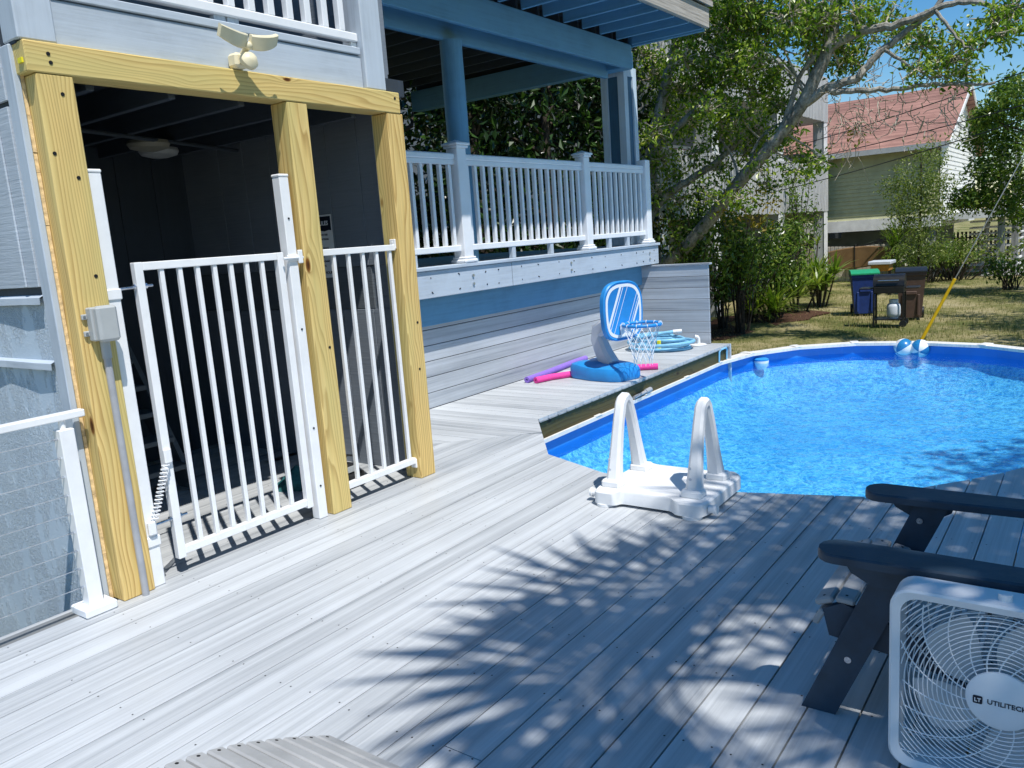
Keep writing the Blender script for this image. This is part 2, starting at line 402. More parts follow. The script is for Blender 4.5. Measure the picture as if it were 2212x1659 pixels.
t = NT('dry_lawn'); o = t.coord()
a = t.noise(o, .55, 6, .65); b = t.noise(o, 9, 5, .7); cc = t.noise(o, 60, 3, .7)
g = t.math('ADD', t.math('MULTIPLY', a, .6), t.math('ADD', t.math('MULTIPLY', b, .25), t.math('MULTIPLY', cc, .2)))
col = t.ramp(g, [(.42, (.085, .115, .03)), (.50, (.19, .19, .065)), (.57, (.36, .31, .155)), (.68, (.50, .43, .27))])
t.bump(t.math('ADD', b, cc), .8, .05); M['lawn'] = t.base(col, .95, .1)
def leafmat(name, c1, c2, c3=None, trans=.35, gloss=.35):
    t = NT(name); geo = t.n('ShaderNodeNewGeometry'); r = geo.outputs['Random Per Island']
    st = [(0, c1), (.6, c2), (1, c3 or c2)]
    col = t.ramp(r, st)
    t.base(col, gloss, .45)
    tl = t.n('ShaderNodeBsdfTranslucent'); t.l(t.mix(1.0, col, (1.25, 1.5, .5), 'MULTIPLY'), tl.inputs['Color'])
    mx = t.n('ShaderNodeMixShader'); mx.inputs[0].default_value = trans
    t.l(t.p.outputs[0], mx.inputs[1]); t.l(tl.outputs[0], mx.inputs[2]); t.l(mx.outputs[0], t.out.inputs['Surface'])
    return t.m
M['ficus_leaf'] = leafmat('ficus_leaf', (.05, .11, .012), (.20, .32, .035), (.46, .52, .08), .42, .34)
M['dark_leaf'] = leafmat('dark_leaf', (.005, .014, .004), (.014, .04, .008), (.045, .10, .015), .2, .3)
M['mid_leaf'] = leafmat('mid_leaf', (.035, .085, .012), (.12, .20, .03), (.25, .31, .06), .38, .28)
M['yellow_leaf'] = leafmat('yellowing_leaf', (.16, .13, .012), (.30, .22, .02), (.12, .16, .02), .3, .5)
M['palm_leaf'] = leafmat('palm_leaf', (.09, .16, .02), (.18, .26, .04), (.34, .36, .08), .35, .3)
M['grey_leaf'] = leafmat('fine_olive_leaf', (.09, .14, .035), (.20, .25, .07), (.30, .33, .10), .4, .4)
M['grass_blade'] = leafmat('grass_blade', (.13, .15, .04), (.32, .28, .12), (.48, .39, .21), .3, .7)
t = NT('pale_bark'); o = t.coord()
f = t.math('ADD', t.math('MULTIPLY', t.noise(t.map(o, (3, 3, 1.5)), 2.2, 6, .7), .6), t.math('MULTIPLY', t.noise(o, 22, 5, .7), .4))
col = t.ramp(f, [(.36, (.075, .07, .06)), (.47, (.25, .235, .20)), (.58, (.42, .40, .355)), (.70, (.55, .535, .49))])
t.bump(t.noise(o, 26, 5, .7), .7, .02); M['bark'] = t.base(col, .85, .2)
M['twig'] = plain('pale_twig', (.46, .41, .33), .85, .2, var=.25, scale=12)
M['dark_bark'] = plain('dark_stem', (.055, .045, .035), .85, .2, var=.3, scale=12)
t = NT('weathered_wood'); o = t.coord()
g = t.noise(t.map(o, (9, 9, .8)), 1.5, 5, .7)
M['weathered'] = t.base(t.ramp(g, [(.3, (.15, .155, .155)), (.5, (.27, .275, .275)), (.7, (.38, .385, .385))]), .85, .2); t.bump(g, .5, .01)
t = NT('weathered_fascia'); o = t.coord()
g = t.noise(t.map(o, (1, 30, 30)), 1.5, 5, .7)
M['weathered_x'] = t.base(t.ramp(g, [(.3, (.22, .20, .175)), (.5, (.40, .37, .33)), (.7, (.52, .49, .44))]), .85, .2); t.bump(g, .5, .01)
t = NT('red_shingle'); o = t.coord()
br = t.n('ShaderNodeTexBrick'); t.l(t.map(o, (1, 1, 1), rot=(R(90), 0, R(90))), br.inputs['Vector'])
br.offset = .5; br.inputs['Scale'].default_value = 1.0; br.inputs['Brick Width'].default_value = .30; br.inputs['Row Height'].default_value = .10; br.inputs['Mortar Size'].default_value = .008
br.inputs['Color1'].default_value = (.42, .232, .185, 1); br.inputs['Color2'].default_value = (.29, .16, .13, 1); br.inputs['Mortar'].default_value = (.10, .05, .045, 1)
col = t.mix(1.0, br.outputs[0], t.ramp(t.noise(o, 1.2, 5, .6), [(.3, .75), (.7, 1.15)]), 'MULTIPLY')
M['shingle'] = t.base(col, .9, .15)
M['olive'] = plain('olive_lap_siding', (.56, .56, .35), .7, .25, var=.06, scale=3)
M['gable'] = plain('white_gable_siding', (.74, .73, .68), .65, .25, var=.04, scale=3)
M['house_white'] = plain('house_white', (.62, .62, .60), .65, .25, var=.08, scale=3)
M['house_grey'] = plain('apartment_grey', (.36, .38, .385), .7, .25, var=.08, scale=2)
M['picket'] = plain('beige_picket', (.52, .48, .40), .75, .2, var=.1, scale=6)
M['dark_glass'] = plain('dark_window_glass', (.015, .02, .025), .08, .6)
M['board_brown'] = plain('amber_paddleboard', (.20, .12, .055), .35, .5, var=.12, scale=2)
M['mulch'] = plain('red_mulch', (.085, .045, .03), .95, .1, var=.4, scale=25, bump=1.0, bscale=60)
M['concrete'] = plain('pale_concrete', (.42, .41, .38), .85, .2, var=.1, scale=5)

# ------------------------------------------------------------------ lawn with a hole for the pool
PCX0, PCX1, PCY = 5.55, 9.75, 1.92
def oval(half, n=14):
    "stadium outline, counter-clockwise"
    pts = [(PCX1+half*math.cos(a), PCY+half*math.sin(a)) for a in [(-90+180*i/n)*math.pi/180 for i in range(n+1)]]
    pts += [(PCX0+half*math.cos(a), PCY+half*math.sin(a)) for a in [(90+180*i/n)*math.pi/180 for i in range(n+1)]]
    return pts
GZ = -1.1
rings = [oval(2.06)]
for k, s_ in enumerate((.4, 1.2, 2.5, 5, 9, 15, 25, 45, 100, 320)):
    rings.append(oval(2.06+s_))
n = len(rings[0]); v = []; f = []
for i, rg in enumerate(rings):
    for (x, y) in rg:
        z = GZ + (.05*math.sin(x*.7)*math.cos(y*.9) if 2 < i < 9 else 0)
        v.append((x, y, z))
for i in range(len(rings)-1):
    for j in range(n): f.append((i*n+j, i*n+(j+1) % n, (i+1)*n+(j+1) % n, (i+1)*n+j))
structure(raw('lawn', v, f, M['lawn'], smooth=True))
# grass blades on the part of the lawn in view
rg_ = random.Random(3); v = []; f = []
for i in range(26000):
    x = rg_.uniform(12.3, 40); x = 12.3+(x-12.3)*rg_.random()**.5; y = rg_.uniform(-1.5, 9.0)*(.55+x/60)
    if rg_.random() < .35*(1+math.sin(x*1.3)*math.cos(y*1.7)): continue
    for k in range(2):
        a = rg_.uniform(0, 6.28); hh = rg_.uniform(.03, .085); wd = rg_.uniform(.008, .016); ln = rg_.uniform(0, .05)
        dx, dy = math.cos(a), math.sin(a); px, py = x+rg_.uniform(-.05, .05), y+rg_.uniform(-.05, .05); nn = len(v)
        v += [(px-dy*wd, py+dx*wd, GZ-.06), (px+dy*wd, py-dx*wd, GZ-.06), (px+dx*ln, py+dy*ln, GZ+hh)]; f.append((nn, nn+1, nn+2))
g = raw('grass', v, f, M['grass_blade']); stuff(g); g['label'] = 'short patchy half dry grass on the back lawn'; g['category'] = 'grass'
b = MB(); b.prism([(17.6, 6.9), (18.5, 6.75), (19.6, 6.5), (20.6, 6.55), (21.4, 6.1), (22.1, 6.2), (22.9, 5.95), (23.4, 6.5), (23.0, 7.4), (22, 8.6), (18, 8.6), (17.4, 7.8)], .03, (0, 0, GZ+.005))
structure(b.build('mulch_bed', M['mulch']))
b = MB(); b.prism([(34.5, 1.0), (41, 1.0), (41, 3.6), (34.5, 3.6)], .04, (0, 0, GZ+.02)); structure(b.build('path', M['concrete']))

# ------------------------------------------------------------------ deck
PITCHB = .1505; BG = .0042; BT = .025
EDGE = [(5.60, 3.905), (4.65, 3.17), (4.41, 2.59), (4.31, 2.15), (4.36, 1.67), (4.56, .99), (5.07, .564), (5.27, .416), (5.75, .13), (6.6, -.08)]
MIT = 8.78
def xedge(y):
    for (xa, ya), (xb, yb) in zip(EDGE, EDGE[1:]):
        if yb <= y <= ya: return xa+(xb-xa)*(ya-y)/(ya-yb)
    return None
deck = empty('deck', (0, 0, 0)); structure(deck)
scr = MB()
def screw(x, y, z=0.0006):
    scr.add([(x+.0037*math.cos(a*math.pi/3), y+.0037*math.sin(a*math.pi/3), z) for a in range(6)], [(0, 1, 2, 3, 4, 5)])
def board_x(y0, y1, xl, xr_pts, name='deck_board'):
    poly = [(xl, y0)] + xr_pts + [(xl, y1)]
    MB().prism(poly, BT, (0, 0, -BT)).build(name, M['deck_x'], deck)
y = 1.4505 - 16*PITCHB
rb = random.Random(11)
while y < 6.3:
    gp = .0065 if y < 1.6 else BG
    y0, y1 = y+gp/2, y+PITCHB-gp/2
    if y1 < -.09:
        ends = [(9.2, y0), (9.2, y1)]
    elif y0 < -.08:
        ends = [(6.6, y0), (6.6, y1)]
    elif y1 <= 3.905 and xedge(y0) is not None and xedge(y1) is not None:
        mid = [(xa, ya) for xa, ya in reversed(EDGE) if y0 < ya < y1]
        e = [(xedge(y0), y0)]+mid+[(xedge(y1), y1)]
        ends = [(min(a, MIT-b_-.003), b_) for a, b_ in e]
    else:
        ends = [(MIT-y0-.003, y0), (MIT-y1-.003, y1)]
        if y1 > 5.12: ends = [(3.94, y0), (3.94, y1)]
    xl = -2.6 if y1 < 3.80 else 1.76
    j = None
    if xl < 0 and rb.random() < .35: j = rb.choice([-1.2, -.4, .85, 1.66])      # butt joint of two lengths
    if j is not None:
        board_x(y0, y1, xl, [(j-.002, y0), (j-.002, y1)]); board_x(y0, y1, j+.002, ends)
    else: board_x(y0, y1, xl, ends)
    k = -2.4
    xr = min(a for a, b_ in ends)
    while k < xr-.03:
        if k > xl+.02:
            for yy in (y0+.028, y1-.028):
              if rb.random() < .72: screw(k+rb.uniform(-.012, .012), yy+rb.uniform(-.004, .004))
        k += .405
    y += PITCHB
def clip(poly, a, b_, c):
    "keep a*x + b*y >= c"
    out = []
    for p, q in zip(poly, poly[1:]+poly[:1]):
        dp, dq = a*p[0]+b_*p[1]-c, a*q[0]+b_*q[1]-c
        if dp >= 0: out.append(p)
        if dp*dq < 0:
            s_ = dp/(dp-dq); out.append((p[0]+(q[0]-p[0])*s_, p[1]+(q[1]-p[1])*s_))
    return out
x = 3.62; teeth = MB()
while x < 10.02:
    x0, x1 = x+BG/2, min(x+PITCHB-BG/2, 10.03)
    yb_ = 3.875 if x > 5.56 else 3.2
    poly = clip([(x0, yb_), (x1, yb_), (x1, 5.145), (x0, 5.145)], 1, 1, MIT+.003)
    # the corner towards the pool is cut along the deck edge
    (xa, ya), (xb, yb) = EDGE[0], EDGE[1]
    if len(poly) > 2: poly = clip(poly, -(ya-yb), (xa-xb), -(ya-yb)*xa+(xa-xb)*ya) if x < 5.56 else poly
    if len(poly) > 2 and x1-x0 > .02:
        MB().prism(poly, BT, (0, 0, -BT)).build('deck_board', M['deck_y'], deck)
        if x > 5.55:
            k = x0+.008
            while k < x1-.008:
                teeth.box(k, k+.008, 3.868, 3.90, -BT-.010, -BT); k += .0165
            for yy in (3.96, 4.37, 4.78, 5.10): screw(x0+.03, yy); screw(x1-.03, yy)
    x += PITCHB
stuff(scr.build('screw_heads', M['screw'], deck)); stuff(teeth.build('board_end_grooves', M['deck_y'], deck))
MB().box(5.60, 10.0, 3.90, 3.938, -.215, -BT-.001, .003).build('fascia_board', M['pine_old'], deck)
dx, dy = 5.60-4.65, 3.905-3.17; ln = math.hypot(dx, dy)
MB().box(0, ln, 0.02, .058, -.20, -BT-.001, 0, Matrix.Translation((4.65, 3.17, 0)) @ Matrix.Rotation(math.atan2(dy, dx), 4, 'Z')).build('fascia_board', M['pine_old'], deck)
MB().box(-2.6, 1.73, 3.805, 3.83, -.24, -.004, .003).build('fascia_board', M['deck_x'], deck)
for yy in (-.4, .5, 1.3): MB().box(-2.5, 4.2, yy-.02, yy+.02, -.22, -BT-.002).build('joist', M['pine_old'], deck)
MB().box(10.032, 10.06, 3.86, 5.14, -.95, -.002, .003).build('end_fascia', M['endwall'], deck)
MB().box(9.9, 10.0, 3.95, 4.05, -1.1, -.22).build('post', M['weathered'], deck)

# ------------------------------------------------------------------ pool
pool = empty('swimming_pool', (8.0, 1.92, GZ)); tag(pool, 'oval above ground pool with bright blue liner and white rim', 'pool')
RZ, WZ, FZ = -.20, -.345, -.86
def ringwall(b, half, z0, z1):
    p = oval(half, 20); n = len(p); b.add([(x, y, z0) for x, y in p]+[(x, y, z1) for x, y in p], [(i, (i+1) % n, n+(i+1) % n, n+i) for i in range(n)])
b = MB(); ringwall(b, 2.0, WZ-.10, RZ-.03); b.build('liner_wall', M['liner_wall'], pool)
b = MB(); ringwall(b, 2.05, GZ-.3, RZ-.03); b.build('outer_wall', M['pool_wall'], pool)
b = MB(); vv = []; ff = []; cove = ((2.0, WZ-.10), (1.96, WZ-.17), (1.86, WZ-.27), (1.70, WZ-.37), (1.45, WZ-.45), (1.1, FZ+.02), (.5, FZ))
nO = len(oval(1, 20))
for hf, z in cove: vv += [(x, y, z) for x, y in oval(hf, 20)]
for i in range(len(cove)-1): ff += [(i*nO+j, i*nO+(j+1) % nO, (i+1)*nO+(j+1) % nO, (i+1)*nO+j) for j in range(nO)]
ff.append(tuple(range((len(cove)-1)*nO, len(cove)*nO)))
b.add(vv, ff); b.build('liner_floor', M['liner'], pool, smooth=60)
# rim made of straight lengths with caps at the joints
half_o, half_i = 2.13, 1.955
def rimpts(half):
    L = PCX1-PCX0; pts = []
    for i in range(9): a = R(-90+180*i/8); pts.append((PCX1+half*math.cos(a), PCY+half*math.sin(a)))
    for i in range(1, 4): pts.append((PCX1-L*i/4, PCY+half))
    for i in range(9): a = R(90+180*i/8); pts.append((PCX0+half*math.cos(a), PCY+half*math.sin(a)))
    for i in range(1, 4): pts.append((PCX0+L*i/4, PCY-half))
    return pts
po, pi_ = rimpts(half_o), rimpts(half_i); n = len(po)
for i in range(n):
    j = (i+1) % n
    q = [po[i], po[j], pi_[j], pi_[i]]
    b = MB(); b.prism(q, .035, (0, 0, RZ-.035)); b.prism([po[i], po[j], (po[j][0]*.985+pi_[j][0]*.015, po[j][1]*.985+pi_[j][1]*.015), (po[i][0]*.985+pi_[i][0]*.015, po[i][1]*.985+pi_[i][1]*.015)], .05, (0, 0, RZ-.085))
    b.build('rim_length', M['rim'], pool)
    # joint cap
    ux, uy = po[i][0]-pi_[i][0], po[i][1]-pi_[i][1]; L = math.hypot(ux, uy); ux, uy = ux/L, uy/L; vx, vy = -uy, ux
    c = [(pi_[i][0]-ux*.006+vx*s_*.055+ux*e*(L+.012), pi_[i][1]-uy*.006+vy*s_*.055+uy*e*(L+.012)) for s_, e in ((-1, 0), (1, 0), (1, 1), (-1, 1))]
    b = MB(); b.prism(c, .010, (0, 0, RZ+.0005), b=.004); b.build('rim_cap', M['rim'], pool)
p = oval(1.999, 24); b = MB(); b.add([(x, y, WZ) for x, y in p], [tuple(range(len(p)))]); wtr = b.build('water', M['water']); structure(wtr)
# return fitting under the rim
q = at(1620, 778, 'y', PCY+1.985)
b = MB(); b.box(q.x-.13, q.x+.13, 3.83, 3.915, WZ-.08, WZ+.10, .01); b.build('skimmer_mouth', M['white_plastic'], pool)
b = MB(); b.box(q.x-.10, q.x+.10, 3.826, 3.86, WZ-.06, WZ+.07); b.build('skimmer_opening', M['ink'], pool)

# ------------------------------------------------------------------ the house: lower part
house = empty('stilt_house', (4, 5, GZ)); tag(house, 'pale grey raised house with white railings and a shaded blue porch', 'house')
H = house
XW = 1.70
MB().box(XW, XW+.10, 3.83, 9.0, GZ-.1, 1.44).build('stucco_wall', M['stucco'], H)
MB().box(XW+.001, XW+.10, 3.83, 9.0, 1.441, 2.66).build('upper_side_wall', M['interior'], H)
# rough sawn siding sheets on the side wall
for (y0, y1, z0, z1) in ((3.840, 5.16, 1.49, 2.265), (3.835, 5.16, 2.29, 3.6), (5.165, 6.4, 1.49, 2.265), (5.165, 6.4, 2.29, 3.6)):
    sh = MB().box(XW-.016, XW, y0, y1, z0, z1, .002).build('siding_sheet', M['siding'], H)
    yy = y0+.10
    while yy < y1-.05:
        MB().box(XW-.026, XW-.0165, yy, yy+.028, z0+.002, z1-.002, .003).build('batten', M['siding'], sh); yy += .305
# metal flashings that stick out of the stucco
for z, y0 in ((1.425, 3.832), (1.125, 3.832)):
    b = MB(); k = []
    N = 14
    for i in range(N+1):
        yy = y0+i*.16; wv = .008*math.sin(i*1.9)+.004*math.sin(i*4.1)
        k.append((yy, .024+wv))
    vv = []; ff = []
    for yy, d in k: vv += [(XW+.002, yy, z+.030), (XW-d, yy, z+.018), (XW-d-.002, yy, z-.020+.3*d)]
    for i in range(N): a = i*3; ff += [(a, a+3, a+4, a+1), (a+1, a+4, a+5, a+2)]
    b.add(vv, ff); b.build('flashing', M['grey_y'], H)
MB().box(XW-.012, XW+.018, 3.745, 3.829, GZ, 2.505, .004).build('corner_board', M['grey_z'], H)
b = MB(); zz = -.02
rr = random.Random(5)
while zz < 2.40:
    d = rr.uniform(.08, .35); w_ = rr.uniform(.002, .007); b.box(XW+.019, XW+.034, 3.752-w_, 3.795, zz, zz+d-.002); zz += d
b.build('raw_wood_edge', M['raw_edge'], H)
MB().box(XW+.102, XW+.18, 3.797, 3.895, -.02, 2.37).build('end_stud', M['grey_z'], H)
# inner right wall with siding, seen through the frame
IX = 3.95
MB().box(IX, IX+.09, 3.82, 9.0, -1.1, 2.66).build('inner_wall', M['siding_shaded'], H)
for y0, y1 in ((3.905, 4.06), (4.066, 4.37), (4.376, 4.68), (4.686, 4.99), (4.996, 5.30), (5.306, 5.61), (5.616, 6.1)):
    MB().box(IX-.014, IX, y0, y1, .0, 1.14, .002).build('siding_sheet', M['siding_shaded'], H)
    MB().box(IX-.014, IX, y0, y1, 1.442, 2.45, .002).build('siding_sheet', M['siding_shaded'], H)
MB().box(IX-.010, IX, 4.05, 6.1, 1.145, 1.437, .003).build('repair_board', M['dark_band'], H)
MB().box(IX-.022, IX, 3.80, 3.90, 0, 2.45, .004).build('corner_board', M['grey_z'], H)
MB().box(IX-.004, IX+.09, 3.79, 3.815, 0, 2.45, .003).build('end_board', M['grey_z'], H)
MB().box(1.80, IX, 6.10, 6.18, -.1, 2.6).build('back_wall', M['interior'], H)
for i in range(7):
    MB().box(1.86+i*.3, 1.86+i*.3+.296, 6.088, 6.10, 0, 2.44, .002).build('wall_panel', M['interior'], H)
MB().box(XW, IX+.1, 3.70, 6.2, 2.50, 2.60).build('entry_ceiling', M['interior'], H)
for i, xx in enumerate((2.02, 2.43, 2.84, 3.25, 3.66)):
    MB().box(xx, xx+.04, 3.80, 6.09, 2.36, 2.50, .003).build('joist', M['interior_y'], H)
# upper balcony over the entry
MB().box(1.70, 3.68, 3.685, 3.72, 2.512, 2.70, .006).build('rim_board', M['grey_x'], H)
MB().box(1.86, 3.672, 3.675, 3.72, 2.705, 2.745, .004).build('rim_cap', M['grey_x'], H)
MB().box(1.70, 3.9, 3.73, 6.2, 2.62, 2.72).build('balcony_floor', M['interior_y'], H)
cp = MB(); cp.box(1.695, 1.855, 3.66, 3.80, 2.512, 5.0, .006); cp.build('corner_post', M['grey_z'], H)
cp = MB(); cp.box(3.685, 3.85, 3.66, 3.84, 2.512, 5.0, .006); cp.build('corner_post', M['grey_z'], H)
MB().box(1.75, 3.94, 5.3, 5.4, 2.73, 5.24).build('upper_wall', M['siding_shaded'], H)
MB().box(1.3, 4.1, 3.45, 9, 5.25, 5.45).build('upper_shade_roof', M['grey_x'], H)  # unseen roof, added to keep the upper wall in shade
ur = MB().box(1.855, 3.685, 3.70, 3.755, 2.785, 2.835, .006).build('balcony_bottom_rail', M['vinyl'], H)
xx = 3.575
while xx > 1.9:
    MB().box(xx-.022, xx+.022, 3.706, 3.75, 2.836, 3.75, .004).build('baluster', M['vinyl'], ur); xx -= .128
MB().box(1.855, 3.685, 3.695, 3.76, 3.75, 3.80, .006).build('balcony_top_rail', M['vinyl'], H)
for xx in (2.70, 2.78): MB().box(xx, xx+.07, 3.72, 3.76, 2.746, 2.785, .003).build('rail_foot', M['grey_z'], H)
b = MB(); b.box(3.64, 3.684, 3.715, 3.74, 2.752, 2.784, .003); b.build('rail_bracket', M['white_metal'], H)

# ------------------------------------------------------------------ porch
PY = 4.90
MB().box(4.04, 10.18, PY, PY+.04, 1.072, 1.315, .005).build('porch_rim_board', M['grey_x'], H)
for xx in (6.75,): MB().box(xx-.0015, xx+.0015, PY-.0015, PY, 1.075, 1.31).build('board_joint', M['screw'], H)
MB().box(4.04, 10.20, PY-.022, PY+.10, 1.318, 1.352, .005).build('porch_nosing', M['grey_x'], H)
MB().box(10.142, 10.18, PY+.041, 8.6, 1.072, 1.315, .005).build('porch_rim_board', M['grey_y'], H)
yy = PY+.11
while yy < 8.5:
    MB().box(4.04, 10.14, yy, yy+.136, 1.322, 1.348).build('porch_floor_board', M['weathered_x'], H); yy += .142
MB().box(4.04, 10.1, 5.07, 5.10, .80, 1.07, .004).build('fascia', M['blue_x'], H)
bo = MB(); rr = random.Random(8)
xx = 4.25
while xx < 10.1:
    for zz in (1.125, 1.255):
        bo.cyl((xx+rr.uniform(-.02, .02), PY+.002, zz+rr.uniform(-.015, .015)), (xx, PY-.004, zz), .006, n=6)
    xx += rr.choice((.2, .32, .41))
bo.build('nail_heads', M['screw'], H); stuff(H.children[-1])
for xx in (4.9, 6.1, 7.9, 9.9):
    for zz in (1.15, 1.23): MB().cyl((xx, PY+.003, zz), (xx, PY-.013, zz), .014, n=8).build('bolt_head', M['zinc'], H)
# skirt of decking boards under the porch
SK = 5.15; z = .004
while z < .80:
    MB().box(4.04, 9.995, SK, SK+.025, z, min(z+.144, .82), .002).build('skirt_board', M['skirt'], H); z += .151
MB().box(4.04, 10.0, SK+.03, SK+.08, -1.1, 1.1).build('skirt_backing', M['ink'], H)
# railing
RY0, RY1 = 4.945, 4.995
posts = [(6.015, 6.15), (8.33, 8.455), (9.90, 10.03)]
starts = [4.05]+[p[1] for p in posts[:-1]]; stops = [p[0] for p in posts]
for (a, b_) in zip(starts, stops):
    rt_ = MB().box(a, b_, RY0-.012, RY1+.012, 2.315, 2.372, .012).build('porch_top_rail', M['vinyl'], H)
    MB().box(a, b_, RY0-.004, RY1+.004, 2.27, 2.314, .004).build('under_rail', M['vinyl'], rt_)
    br_ = MB().box(a, b_, RY0-.006, RY1+.006, 1.468, 1.525, .006).build('porch_bottom_rail', M['vinyl'], H)
    nb = int((b_-a-.06)/.122)
    for i in range(nb):
        xc = a+(i+.5)*(b_-a)/nb
        MB().box(xc-.019, xc+.019, RY0+.006, RY1-.006, 1.526, 2.269, .003).build('baluster', M['vinyl'], br_)
    for i in (1, 2):
        xc = a+(b_-a)*i/3; MB().box(xc-.03, xc+.03, RY0, RY1, 1.353, 1.467, .003).build('rail_foot', M['grey_z'], H)
for i, (a, b_) in enumerate(posts):
    yc = (RY0+RY1)/2; hw = (b_-a)/2; xc = (a+b_)/2
    po_ = MB().box(a, b_, yc-hw, yc+hw, 1.353, 2.42 if i < 2 else 2.44, .006).build('railing_post', M['vinyl'], H)
    if i < 2:
        b = MB(); b.box(xc-hw-.018, xc+hw+.018, yc-hw-.018, yc+hw+.018, 2.42, 2.445, .006); b.box(xc-hw-.032, xc+hw+.032, yc-hw-.032, yc+hw+.032, 2.446, 2.468, .006)
        b.add([(xc-hw-.02, yc-hw-.02, 2.468), (xc+hw+.02, yc-hw-.02, 2.468), (xc+hw+.02, yc+hw+.02, 2.468), (xc-hw-.02, yc+hw+.02, 2.468), (xc, yc, 2.50)], [(0, 1, 4), (1, 2, 4), (2, 3, 4), (3, 0, 4)])
        b.build('post_cap', M['vinyl'], po_)
    b = MB(); b.box(xc-hw-.03, xc+hw+.03, yc-hw-.03, yc+hw+.03, 1.353, 1.39, .012); b.box(xc-hw-.016, xc+hw+.016, yc-hw-.016, yc+hw+.016, 1.39, 1.412, .008); b.build('post_skirt', M['vinyl'], po_)
# roof over the porch
MB().box(3.86, 9.70, 4.93, 4.985, 3.55, 3.845, .006).build('porch_beam', M['blue_x'], H)
MB().box(3.86, 9.55, 5.20, 5.26, 3.47, 3.845, .006).build('porch_beam', M['blue_x'], H)
b = MB(); rr = random.Random(2); pr = []
for i in range(13): pr.append((.109+rr.uniform(-.003, .003), 1.35+i*2.12/12))
b.lathe(pr, 20, Matrix.Translation((6.42, 5.20, 0))); b.build('round_column', M['blue_z'], H, smooth=50)
xx = 9.72
while xx > 3.9:
    MB().box(xx-.02, xx+.02, 3.99, 4.929, 3.85, 4.035, .003).build('rafter_tail', M['blue_y'], H)
    MB().box(xx-.02, xx+.02, 4.99, 8.6, 3.85, 4.035, .003).build('rafter', M['interior_y'], H); xx -= .405  # rafters behind the beam are coloured dark for the porch shade
MB().box(3.86, 9.80, 3.96, 4.98, 4.037, 4.06).build('eave_soffit', M['blue_x'], H)
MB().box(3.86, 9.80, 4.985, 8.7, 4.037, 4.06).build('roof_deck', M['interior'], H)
MB().box(3.86, 9.80, 3.935, 3.985, 3.86, 4.085, .004).build('eave_fascia', M['weathered_x'], H)
MB().box(9.745, 9.79, 3.99, 8.65, 3.83, 4.034, .004).build('rake_board', M['blue_y'], H)
b = MB(); v_ = [(3.86, 3.9, 4.10), (9.84, 3.9, 4.10), (9.84, 8.8, 5.3), (3.86, 8.8, 5.3)]
b.add(v_+[(x_, y_, z_+.06) for x_, y_, z_ in v_], [(3, 2, 1, 0), (4, 5, 6, 7), (0, 1, 5, 4), (1, 2, 6, 5), (2, 3, 7, 6), (3, 0, 4, 7)]); b.build('porch_roof', M['weathered_x'], H)
MB().box(3.95, 4.05, 3.82, 9.0, 2.66, 4.03).build('porch_side_wall', M['siding_shaded'], H)
# panelled square column
M['pale_trim'] = painted_wood('pale_blue_trim', (.52, .62, .72), 'z', False, .5, 21)
cx0, cx1, cy0, cy1 = 9.82, 10.17, 5.12, 5.47
co = MB().box(cx0+.025, cx1-.025, cy0+.025, cy1-.025, 1.35, 3.85).build('square_column', M['inset'], H)
for (a, b_, c_, d_) in ((cx0, cx0+.10, cy0, cy0+.10), (cx1-.10, cx1, cy0, cy0+.10), (cx0, cx0+.10, cy1-.10, cy1), (cx1-.10, cx1, cy1-.10, cy1)):
    MB().box(a, b_, c_, d_, 1.35, 3.64, .004).build('corner_trim', M['pale_trim'], co)
b = MB(); b.box(cx0+.002, cx1-.002, cy0+.002, cy1-.002, 3.53, 3.642); b.build('head_trim', M['pale_trim'], co)
b = MB(); b.box(cx0+.002, cx1-.002, cy0+.002, cy1-.002, 1.352, 1.47); b.build('base_trim', M['pale_trim'], co)
MB().box(9.5, 9.70, 4.988, 5.30, 3.55, 3.845, .004).build('porch_beam_end', M['blue_y'], H)
MB().box(9.56, 9.72, 5.30, 8.6, 3.56, 3.845, .004).build('porch_side_beam', M['blue_y'], H)

# ------------------------------------------------------------------ new timber frame
fr_ = empty('timber_frame', (2.8, 3.72, 0)); tag(fr_, 'new yellow pine post and beam frame around the entry', 'timber frame')
FY0, FY1 = 3.65, 3.79
for x0, x1 in ((1.736, 1.893), (3.042, 3.186), (3.82, 3.964)):
    MB().box(x0, x1, FY0, FY1, .0005, 2.379, .005).build('post', M['pine_z'], fr_)
MB().box(1.705, 3.945, FY0-.004, FY1-.002, 2.381, 2.508, .005).build('header_beam', M['pine_x'], fr_)
for (x, z) in ((1.80, 2.46), (1.805, 2.425), (3.90, 2.47), (1.835, 2.30), (1.845, 1.95), (1.85, 1.52), (3.92, 1.05), (3.90, .74), (3.15, 1.0), (1.76, 2.05)):
    y = FY0-.004 if z > 2.38 else FY0
    MB().cyl((x, y+.002, z), (x, y-.0025, z), .0085, n=10).build('bolt', M['screw'], fr_)
yt = tag(MB().box(1.697, 1.7045, 3.665, 3.70, 2.418, 2.438).build('lumber_tag', M['yellow_tag']), 'small yellow lumber tag stapled to the end of the header beam', 'tag')

